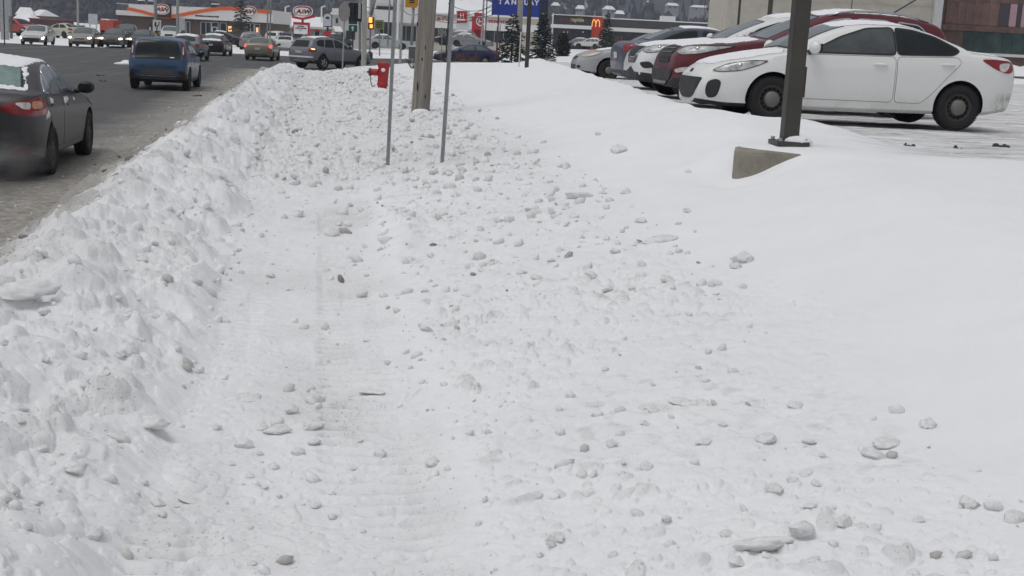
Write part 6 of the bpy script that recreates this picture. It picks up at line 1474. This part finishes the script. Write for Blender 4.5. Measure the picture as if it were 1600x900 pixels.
# brown shed and red van at the left
P = at(68, 62, 140); r = empty('shed', (P.x, 140, -.1)); tag(r, 'dark brown long shed with red roof edge behind the white oncoming sedan', 'shed')
mbp(lambda m: m.box(-1.5, 1.6, 0, 5, 0, 1.85), 'wall', M('shed_brown', (.085, .06, .058), .8), r); mbp(lambda m: m.box(-1.6, 1.7, -.1, 5.1, 1.85, 1.97), 'roof', M('shed_red', (.28, .08, .07), .7), r)
P = at(38, 56, 150); r = empty('red_barn', (P.x, 150, -.1)); tag(r, 'low red building with sloping white roof left of the brown shed', 'building')
mbp(lambda m: m.box(-1.4, 1.4, 0, 4, 0, 1.5), 'wall', M('barn_red', (.22, .045, .045), .8), r)
mbp(lambda m: m.add([(-1.6, -.2, 1.5), (1.6, -.2, 1.5), (1.6, 4.2, 1.5), (-1.6, 4.2, 1.5), (-1.2, 2, 2.6), (-.2, 2, 2.5)], [(0, 1, 5, 4), (1, 2, 5), (2, 3, 4, 5), (3, 0, 4), (3, 2, 1, 0)]), 'roof', ROOFSNOW, r)
P = at(166, 52, 150); r = empty('delivery_truck', (P.x, 150, .3)); tag(r, 'orange red truck box with snow on top, above the charcoal oncoming sedan', 'truck')
mbp(lambda m: m.box(-.75, .85, 0, 3, .35, 1.75), 'cargo_box', M('truck_red', (.40, .075, .045), .6), r); mbp(lambda m: m.box(-.6, .4, .0, 3, 1.75, 1.87), 'snow_cover', SNOWOBJ, r)
mbp(lambda m: m.box(.86, 1.6, .3, 2.6, .35, 1.3), 'cab', M('truck_cab', (.34, .06, .04), .5), r); [mbp(lambda m: m.lathe([(0, -.1), (.35, -.1), (.35, .1), (0, .1)], (x, .1, .2), 'y', 14), 'wheel', RUBBER, r) for x in (-.4, 1.2)]

# ------------------------------------------------------------------ trees and shrubs
NEEDLE = M('spruce_needles', (.050, .068, .048), .9, var=.5, scale=9); BARK = M('bark', (.075, .06, .05), .95, var=.3, scale=20)
CEDAR = M('cedar_needles', (.040, .045, .028), .9, var=.5, scale=6)
def conifer(name, label, B, h, r, nb, mat, seed, snow=.35, lift=.05, dens=26, shape='cone', trunk_r=.05):
    root = empty(name, B); tag(root, label, 'tree'); dens = dens * 1.45; rr = random.Random(seed)
    mbp(lambda m: m.tube([(0, 0, -.4), (rr.uniform(-.02, .02) * h, 0, h * .5), (0, 0, h * .99)], [trunk_r, trunk_r * .7, .008], 8), 'trunk', BARK, root)
    cr = MB(); sn = MB(); br = MB()
    for i in range(nb):
        f = i / nb; z = h * (lift + (1 - lift) * f); az = i * 2.39996 + rr.uniform(-.4, .4)
        if shape == 'cone': L = r * (1 - f) ** .85 * rr.uniform(.65, 1.12) + .04 * h * .3
        else: L = r * math.sin(math.pi * min(1, .25 + .75 * f)) ** .6 * rr.uniform(.7, 1.1)
        up = rr.uniform(-.1, .22) if shape == 'cone' else rr.uniform(.1, .9)
        d = Vector((math.cos(az), math.sin(az), 0)); base = Vector((0, 0, z))
        def bp(t): return base + d * L * t + Vector((0, 0, L * (up * t - .35 * t * t * (shape == 'cone'))))
        br.tube([bp(0), bp(.5), bp(1)], [.012 * h / 3, .008 * h / 3, .003], 4)
        n = max(5, int(dens * L / r))
        for k in range(n):
            t = rr.uniform(.08, 1) ** .8; p = bp(t); side = Vector((-d.y, d.x, 0)) * rr.uniform(-1, 1) * L * .28 * (1.1 - t * .8); p = p + side + Vector((0, 0, rr.uniform(-.05, .02) * L))
            s = rr.uniform(.07, .13) * (h / 3) ** .5; dr = (d + side.normalized() * .8 * (1 if side.length > 0 else 0) + Vector((0, 0, rr.uniform(-.5, .4)))).normalized()
            e = dr.cross(Vector((rr.uniform(-1, 1), rr.uniform(-1, 1), 1))).normalized()
            cr.add([p - e * s * .42, p + dr * s * 1.6 - e * s * .22, p + dr * s * 1.9 + e * s * .22, p + e * s * .42], [(0, 1, 2, 3)])
            if rr.random() < snow * .13: sn.ell(p + Vector((0, 0, s * .35)), (s * rr.uniform(.3, .7), s * rr.uniform(.3, .7), s * .2), 6, 4)
    crown = cr.build('crown', mat, root); br.build('branches', BARK, root)
    if sn.v: sn.build('snow_cover', SNOWOBJ, root)
def tree_at(px, py, Y): P = at(px, py, Y); return P
conifer('spruce_tree', 'small snow dusted spruce left of the thick pale pole, below the blue sign', tree_at(799, 104, 66), 2.7, 1.05, 80, NEEDLE, 1, .4)
conifer('spruce_tree', 'small snow dusted spruce right of the dark square pole, below the blue sign', tree_at(846, 98, 69), 2.75, .98, 80, NEEDLE, 2, .4)
conifer('fir_tree', 'fir tree with drooping boughs before the red corner panel of the restaurant', tree_at(946, 80, 112), 3.2, 1.0, 90, NEEDLE, 3, .3)
conifer('spruce_tree', 'tall sparse spruce in front of the burger restaurant', tree_at(377, 66, 148), 6.3, 1.25, 60, NEEDLE, 4, .25, .22, 22, trunk_r=.09)
conifer('cedar_bush', 'dense rounded brown green cedar bush left of the fast food restaurant', tree_at(879, 86, 118), 2.0, .72, 170, CEDAR, 5, .05, -.15, 40, 'oval')
for px, lab in ((775, 'thin dark stake left of the spruce at the blue sign post'), (779.5, 'thin dark stake touching the left spruce')):
    P = at(px, 104, 66); T = at(px + 2, 38 if px > 777 else 42, 66); m = MB(); m.tube([P - Vector((0, 0, .2)), T], .022, 6)
    o = m.build('tree_stake', BARK); tag(o, lab, 'stake')
def twigs(name, label, B, h, spread, n, col, seed, cat='shrub', depth=3):
    rr = random.Random(seed); m = MB()
    def grow(p, d, L, r, k):
        q = p + d * L; m.tube([p, p.lerp(q, .5) + Vector((rr.uniform(-.05, .05), rr.uniform(-.05, .05), 0)) * L, q], [r, r * .85, r * .65], 4, cap=False)
        if k > 0:
            for _ in range(rr.choice((2, 3))):
                dd = (d + Vector((rr.uniform(-.6, .6), rr.uniform(-.6, .6), rr.uniform(-.1, .5)))).normalized(); grow(p.lerp(q, rr.uniform(.5, 1)), dd, L * rr.uniform(.5, .75), r * .6, k - 1)
    for i in range(n):
        a = rr.uniform(0, 6.28); d = Vector((math.cos(a) * spread, math.sin(a) * spread, 1)).normalized(); grow(Vector((math.cos(a) * .1, math.sin(a) * .1, -.1)) * h, d, h * rr.uniform(.3, .5), h * .011 + .006, depth)
    o = m.build(name, col); o.location = B; tag(o, label, cat)
RTW = M('reddish_twigs', (.12, .075, .06), .9, var=.3); DTW = M('dark_twigs', (.06, .05, .045), .9)
twigs('bare_shrub', 'low reddish bare shrub in front of the deep blue sedan', at(731, 101, 63), 1.0, .9, 24, RTW, 11)
twigs('bare_shrub', 'low reddish bare shrub by the right thin sign post', at(700, 100, 62), .8, .9, 14, RTW, 12)
twigs('bare_shrub', 'thin bare twigs beside the wooden utility pole', at(645, 104, 45), .65, .8, 8, DTW, 13)
twigs('bare_shrub', 'low twiggy shrub poking through snow left of the spruces', at(760, 102, 62), .55, 1.0, 12, DTW, 14)
twigs('bare_tree', 'slender bare tree left of the concrete building', at(1106, 40, 270), 9.5, .25, 4, DTW, 15, 'tree', 4)
twigs('bare_tree', 'second slender bare tree touching the concrete building corner', at(1117, 40, 280), 8.5, .2, 3, DTW, 16, 'tree', 4)

# ------------------------------------------------------------------ snow clods
def chunk_mesh(seed, sub=3, flat=.7, ang=.5):
    rr = random.Random(seed); bm = bmesh.new(); bmesh.ops.create_icosphere(bm, subdivisions=sub, radius=1)
    planes = [(Vector((rr.gauss(0, 1), rr.gauss(0, 1), rr.gauss(0, 1))).normalized(), rr.uniform(.58, .9)) for _ in range(9)]
    vs = [v.co.copy() for v in bm.verts]
    P = np.array([tuple(v) for v in vs])
    n1 = fbm(P[:, 0] * 1.7 + P[:, 2] * 1.3 + seed, P[:, 1] * 1.7 - P[:, 2] * 1.1, seed, 4, .6); n2 = fbm(P[:, 0] * 4.5 + P[:, 2] * 4, P[:, 1] * 4.5 - P[:, 2] * 3.4 + seed, seed + 9, 4, .65)
    for v, a, b in zip(bm.verts, n1, n2):
        c = v.co * (1 + .42 * a)
        for nrm, dd in planes:
            q = c.dot(nrm) - dd
            if q > 0: c -= nrm * q * ang * 1.5
        c *= 1 + .24 * b
        v.co = Vector((c.x, c.y * .85, c.z * flat))
    me = bpy.data.meshes.new('snow_chunk'); bm.to_mesh(me); bm.free()
    me.polygons.foreach_set('use_smooth', [True] * len(me.polygons)); me.set_sharp_from_angle(angle=R(52))
    return me
def chunk_mat(name, a, b, c):
    m, n, bb = new_mat(name); co = coord(n); oi = n.nodes.new('ShaderNodeObjectInfo')
    f = noise(n, 2.6, 6, .75, co); k = ramp(n, f, [(.32, a), (.52, b), (.72, c)])
    k = mixc(n, math_(n, 'MULTIPLY', oi.outputs['Random'], .35), k, (.80, .805, .81))
    g = ramp(n, noise(n, 16, 3, .7, co), [(.66, 0.0), (.72, .6)]); k = mixc(n, g, k, (.16, .15, .135))
    lnk(n, k, bb.inputs['Base Color']); bb.inputs['Roughness'].default_value = .8; bump(n, bb, noise(n, 5, 6, .8, co), .5, .006); return m
CM = chunk_mat('clod_grey', (.58, .57, .55), (.78, .78, .775), (.85, .855, .86))
CMES = [chunk_mesh(20 + k, 3, .62 + .05 * (k % 4), .3 + .1 * (k % 5)) for k in range(14)]
for me in CMES: me.materials.append(CM)
def ray_ground(px, py):
    d = ray(px, py); t = 2.0
    for _ in range(60):
        P = CAM + d * t; g = float(macro(np.array([P.x]), np.array([P.y]))[0]) + .02
        dz = P.z - g
        if dz < .004: break
        t += dz / max(.25, -d.z + .12) * .8
    return CAM + d * t
CH = []
def add_chunk(x, y, size, label, flat=1.0, stretch=1.0, sink=.55, group='snow clods thrown up by the plough'):
    k = len(CH); me = CMES[k % len(CMES)]
    o = bpy.data.objects.new('snow_chunk', me); COL.objects.link(o)
    z = gz(x, y); s = size / 2
    o.scale = (s * stretch, s, s * .95 * flat); o.rotation_euler = (rnd.uniform(-.3, .3), rnd.uniform(-.3, .3), rnd.uniform(-.5, .5) if stretch > 1.3 else rnd.uniform(0, 6.28))
    o.location = (x, y, z + s * .62 * flat * (1 - sink) * .8); CH.append((x, y, size))
    tag(o, label, 'snow clod', group)
BIG = [(516, 362, 28, 'lone round grey clod in mid track, below the left sign post'), (966, 233, 28, 'big clod alone on smooth snow between the thin sign posts and the lamp footing'),
 (906, 305, 34, 'wide flat grey clod in the middle of the clod strewn slope', .7, 1.25), (978, 299, 18, 'upright clod just right of the wide flat grey clod'), (1073, 328, 16, 'small clod at the edge of the smooth snow below the footing'),
 (1001, 343, 21, 'squarish clod above the long flat grey slab of snow'), (1036, 370, 42, 'long flat grey slab of snow halfway down the slope', .5, 1.5), (882, 257, 22, 'tall pale clod upslope, left of the biggest lone clod'), (1076, 265, 13, 'little clod nearest the concrete footing'),
 (1160, 402, 34, 'crumbling spiky clump farthest right on the slope'), (1150, 412, 20, 'pale clod leaning on the crumbling spiky clump'), (1097, 439, 20, 'pointed clod below the crumbling clump'), (1161, 440, 16, 'small clod right of the pointed clod'), (924, 427, 22, 'pair of joined clods low on the slope', .8, 1.3),
 (423, 427, 17, 'dark clod in the track, below and left of the single round grey clod'), (375, 421, 16, 'small broken clod left of the dark clod in the track'), (373, 614, 46, 'long grey clod at left in the near track', .6, 1.4), (492, 617, 40, 'long grey clod at centre in the near track', .65, 1.3),
 (581, 604, 36, 'flat slab with dark underside on the right tread marks', .45, 1.5), (491, 660, 36, 'biggest round clod in the heap on the near track', .9), (491, 685, 26, 'pale flat clod under the biggest round clod', .6), (382, 689, 30, 'round clod left of the heap on the near track'),
 (430, 668, 40, 'jagged pile piece at the centre of the heap', .7, 1.2), (456, 638, 24, 'clod on top of the heap, left of the centre slab'), (410, 664, 22, 'clod at the left end of the heap'), (466, 700, 22, 'clod at the lower edge of the heap'), (338, 664, 18, 'small clod left of the heap near the bank foot'),
 (594, 697, 23, 'angular clod on the right tread marks'), (676, 716, 24, 'yellowish grey stone like clod by the right rim of the track'), (246, 778, 24, 'grey clod near the foot of the bank at the bottom left'), (307, 772, 34, 'thin flat plate of snow at the bottom left', .3, 1.5), (428, 724, 20, 'pair of small clods below the heap'), (390, 740, 16, 'little clod below the round clod of the heap'),
 (1452, 654, 27, 'clod farthest right on the smooth snow, alone'), (1384, 684, 42, 'grey flat topped clod with dark underside at right', .6, 1.3), (1366, 702, 36, 'pale clod below the flat topped one at right', .8), (1212, 753, 30, 'egg shaped clod with shadowed underside at lower right'), (1100, 689, 28, 'half sunk clod at lower right centre', .7),
 (1195, 682, 36, 'large pale clod above the egg shaped one', .8), (1010, 726, 24, 'yellowish clod at lower centre right', .8), (955, 691, 22, 'rounded pale clod at lower centre'), (970, 670, 18, 'clod touching the rounded pale one'), (910, 735, 20, 'small rough clod at lower centre'),
 (1180, 843, 72, 'longest log shaped clod near the bottom right', .55, 1.7), (1252, 830, 36, 'rough clod right of the log shaped clod'), (1318, 806, 34, 'clod at the bottom right below the flat topped pair'), (1516, 774, 34, 'round clod at the right edge with a dirt speck'), (1553, 780, 28, 'pale clod second from the right edge'), (1587, 796, 34, 'clod cut by the right picture edge'),
 (1245, 624, 28, 'clod at the end of the dirty streak on the slope', .7), (1090, 622, 32, 'yellow stained clod at the foot of the dirty streak', .5, 1.3), (1067, 619, 28, 'flat clod left of the yellow stained one', .4, 1.5), (1147, 573, 20, 'clod in the dirty streak, upper part'), (1260, 727, 24, 'flat clod between egg shaped and flat topped clods', .5),
 (253, 442, 38, 'dark grey clod hanging at the foot of the bank beside the tread marks'), (38, 452, 70, 'long slab at the crest of the bank at the left edge', .5, 1.6), (200, 562, 36, 'grey round clod low on the bank face'), (90, 632, 32, 'rounded clod on the bank face at left'), (141, 634, 36, 'pale rounded clod beside another on the bank face'), (236, 668, 52, 'broken slab group at the foot of the bank', .55, 1.4),
 (268, 318, 44, 'leaning angular slab with dark crack on the bank', .7, 1.3), (322, 266, 42, 'slab stack on the far part of the bank', .6, 1.5), (376, 187, 30, 'dark slab far up the bank'), (362, 216, 28, 'grey clod in the far rubble beside the bank'), (120, 738, 44, 'hollowed clod on the bank at lower left', .7), (4, 802, 50, 'dark clod cut by the left picture edge'),
 (402, 271, 17, 'small dark clod in the far track, left one of two'), (427, 273, 17, 'small dark clod in the far track, right one of two'), (470, 250, 30, 'flat clod where the track meets the far rubble', .5, 1.4), (440, 299, 15, 'pale clod alone in the far track'), (1060, 345, 10, 'tiny clod near the edge of the smooth snow'), (935, 205, 12, 'small clod above the biggest lone clod'), (1130, 655, 14, 'small clod left of the large pale clod'), (705, 500, 24, 'pale clod on the rim right of the track', .7, 1.4), (665, 515, 26, 'clod pushed up on the rim beside the track', .7), (762, 538, 14, 'dark bit standing on the rim right of the track')]
for t in BIG:
    px, py, sz, lab = t[:4]; P = ray_ground(px, py); d = (P - CAM).length
    add_chunk(P.x, P.y, sz * d / FPX * 1.02, lab, t[4] if len(t) > 4 else 1.0, t[5] if len(t) > 5 else 1.0)
# more clods that nothing tells apart, zone by zone
ZN = [('small grey clod strewn on the slope between the track and the smooth snow', (640, 1130, 200, 470), 95, (.04, .10)), ('small pale clod on the lower slope at the right', (760, 1560, 560, 880), 30, (.035, .065)), ('small clod lying in the ploughed track', (240, 640, 330, 880), 34, (.025, .05)), ('clod lying on the ploughed bank between road and track', (0, 330, 330, 860), 40, (.04, .10))]
for lab, (x0, x1, y0, y1), n, (s0, s1) in ZN:
    k = 0
    while k < n:
        px, py = rnd.uniform(x0, x1), rnd.uniform(y0, y1)
        if lab.startswith('small grey') and px > 760 + (py - 150) * 1.35: continue
        if lab.startswith('small pale') and px > 1150 + (py - 520) * 1.3: continue
        if lab.startswith('small clod') and abs(px - 460) > 60 + (py - 250) * .30: continue
        if lab.startswith('clod lying') and px > 330 - (py - 330) * .30: continue
        P = ray_ground(px, py); s = s0 + (s1 - s0) * rnd.random() ** 2.2
        if any((P.x - a) ** 2 + (P.y - b) ** 2 < ((s + c) * .45) ** 2 for a, b, c in CH): continue
        add_chunk(P.x, P.y, s, lab, rnd.uniform(.6, 1)); k += 1
# the crumbs and rubble nobody could count
def debris():
    rg = np.random.default_rng(12); N = 8000
    v = 3.0 + 55 * rg.random(N) ** 1.15; u = np.empty(N)
    zone = rg.random(N)
    u = np.where(zone < .42, rg.uniform(.45, 3.0, N), np.where(zone < .60, rg.uniform(-1.9, -.5, N), rg.uniform(-.6, .6, N)))
    u = np.where((v > 13) & (zone > .3), rg.uniform(-1.6, 2.6, N) - .6 * rg.random(N), u)
    u = np.where(zone > .86, rg.uniform(-3.6, -1.9, N), u)
    edge = 1.9 + .045 * v; keep = (u < edge + rg.normal(0, .22, N)) & ~((np.abs(u) < .5) & (v < 13) & (rg.random(N) < .62))
    u, v = u[keep], v[keep]; X, Y = xy(u, v); z, _, _ = ground(X, Y); N = len(u)
    z = np.where(u < -2.75, np.maximum(z, .0), z)
    s = (.006 + .034 * rg.random(N) ** 3.5) * np.clip(v / 7, .7, 1.5) * np.where(u < -2.5, .55, 1)
    bm = bmesh.new(); bmesh.ops.create_icosphere(bm, subdivisions=1, radius=1); base = np.array([tuple(q.co) for q in bm.verts]); F = np.array([[q.index for q in f.verts] for f in bm.faces]); bm.free()
    V = []; nb = len(base)
    jit = 1 + .45 * (rg.random((N, nb, 1)) - .5)
    sc = s[:, None] * np.stack([rg.uniform(.7, 1.5, N), rg.uniform(.7, 1.2, N), rg.uniform(.6, 1.0, N)], 1)
    an = rg.uniform(0, 6.28, N); B = base[None] * jit * sc[:, None, :]
    ca, sa = np.cos(an)[:, None], np.sin(an)[:, None]
    x = B[..., 0] * ca - B[..., 1] * sa; y = B[..., 0] * sa + B[..., 1] * ca
    tilt = rg.normal(0, .4, N)[:, None]; zz = B[..., 2] + x * np.sin(tilt)
    P = np.stack([x + X[:, None], y + Y[:, None], zz + (z + s * .22)[:, None]], -1).reshape(-1, 3)
    FF = (F[None] + (np.arange(N) * nb)[:, None, None]).reshape(-1, 3).astype(np.int32)
    me = bpy.data.meshes.new('snow_debris'); me.vertices.add(len(P)); me.vertices.foreach_set('co', P.astype(np.float32).ravel())
    me.loops.add(FF.size); me.loops.foreach_set('vertex_index', FF.ravel()); me.polygons.add(len(FF)); me.polygons.foreach_set('loop_start', np.arange(0, FF.size, 3, dtype=np.int32)); me.polygons.foreach_set('use_smooth', np.ones(len(FF), bool)); me.update(calc_edges=True)
    tone = np.clip(rg.normal(.35, .25, N) + .5 * sstep(-1.8, -2.4, u), 0, 1); a = me.attributes.new('tone', 'FLOAT', 'FACE'); a.data.foreach_set('value', np.repeat(tone, len(F)).astype(np.float32))
    m, n, b = new_mat('crumbs'); at_ = n.nodes.new('ShaderNodeAttribute'); at_.attribute_name = 'tone'
    c = ramp(n, at_.outputs['Fac'], [(0, (.84, .845, .85)), (.55, (.72, .72, .715)), (.82, (.46, .445, .42)), (1, (.20, .185, .16))]); lnk(n, c, b.inputs['Base Color']); b.inputs['Roughness'].default_value = .9
    bump(n, b, noise(n, 60, 4, .7, coord(n)), .5, .01)
    me.materials.append(m); tag(link_mesh('snow_debris', me), 'crumbs of dirty snow and grit scattered over bank and slope', None, None, 'stuff')
debris()
# dark lumps of slush on lot and road
SLUSH = M('dark_slush', (.07, .065, .06), .8, var=.4, scale=12)
for px, py, wd, lab in ((1420, 229, 16, 'dark slush lump on the lot, leftmost of three below the white sedan'), (1498, 231, 18, 'dark slush lump on the lot, middle of three'), (1567, 229, 28, 'dark slush lump on the lot, rightmost and largest of three'), (157, 118, 9, 'dark slush lump on the road behind the blue hatchback, left one'), (161, 127, 9, 'dark slush lump on the road behind the blue hatchback, right one'), (308, 150, 14, 'dark grit lump at the foot of the bank right of the blue hatchback')):
    zt = 1.07 if px > 1000 else .01; d = ray(px, py); P = CAM + d * ((zt - 2.0) / d.z); s = wd * P.y / FPX / 2; m = MB(); rr = random.Random(px)
    for k in range(7): m.ell((rr.uniform(-1, 1) * s, rr.uniform(-.4, .4) * s, rr.uniform(-.02, .02)), (s * rr.uniform(.2, .5), s * rr.uniform(.2, .4), .016 + .012 * rr.random()), 7, 5)
    o = m.build('slush_lump', SLUSH); o.location = P; tag(o, lab, 'slush')

P = at(209, 87, 60); m = MB(); rr = random.Random(3)
for k in range(9): m.ell((rr.uniform(-.5, .5), rr.uniform(-.5, .5), 0), (rr.uniform(.2, .4), rr.uniform(.2, .4), rr.uniform(.06, .2)), 10, 6)
o = m.build('snow_patch', SNOWOBJ); o.location = (P.x, P.y, .02); tag(o, 'low white heap of snow on the road just left of the blue hatchback', 'snow heap')
# ------------------------------------------------------------------ winter air
def haze():
    m = bpy.data.materials.new('haze'); m.use_nodes = True; n = m.node_tree; n.nodes.clear()
    v = n.nodes.new('ShaderNodeVolumePrincipled'); v.inputs['Color'].default_value = (.74, .81, .97, 1); v.inputs['Density'].default_value = .00045; v.inputs['Anisotropy'].default_value = 0.0
    o = n.nodes.new('ShaderNodeOutputMaterial'); n.links.new(v.outputs[0], o.inputs['Volume'])
    mb = MB(); mb.box(-5400, 5400, -2000, 5400, -8, 330); h = mb.build('haze', m); tag(h, None, None, None, 'stuff')
haze()

def fumes():
    m = bpy.data.materials.new('exhaust_fumes'); m.use_nodes = True; n = m.node_tree; n.nodes.clear()
    v = n.nodes.new('ShaderNodeVolumePrincipled'); v.inputs['Color'].default_value = (.8, .8, .82, 1)
    tc = n.nodes.new('ShaderNodeTexCoord'); ln = n.nodes.new('ShaderNodeVectorMath'); ln.operation = 'LENGTH'; n.links.new(tc.outputs['Object'], ln.inputs[0])
    f = math_(n, 'SUBTRACT', 1.0, ln.outputs['Value'], True); f = math_(n, 'MULTIPLY', f, ramp(n, noise(n, 2.2, 4, .6, tc.outputs['Object']), [(.38, .1), (.65, 1.0)]))
    d = math_(n, 'MULTIPLY', f, 2.6); n.links.new(d, v.inputs['Density'])
    o = n.nodes.new('ShaderNodeOutputMaterial'); n.links.new(v.outputs[0], o.inputs['Volume'])
    mb = MB(); mb.ell((0, 0, 0), (1, 1, 1), 24, 14); h = mb.build('exhaust_fumes', m); P = at(4, 258, 15.2); h.location = (P.x, P.y, .30); h.scale = (.62, .9, .36); tag(h, 'thin white exhaust fumes behind the dark grey sedan', None, None, 'stuff')
fumes()
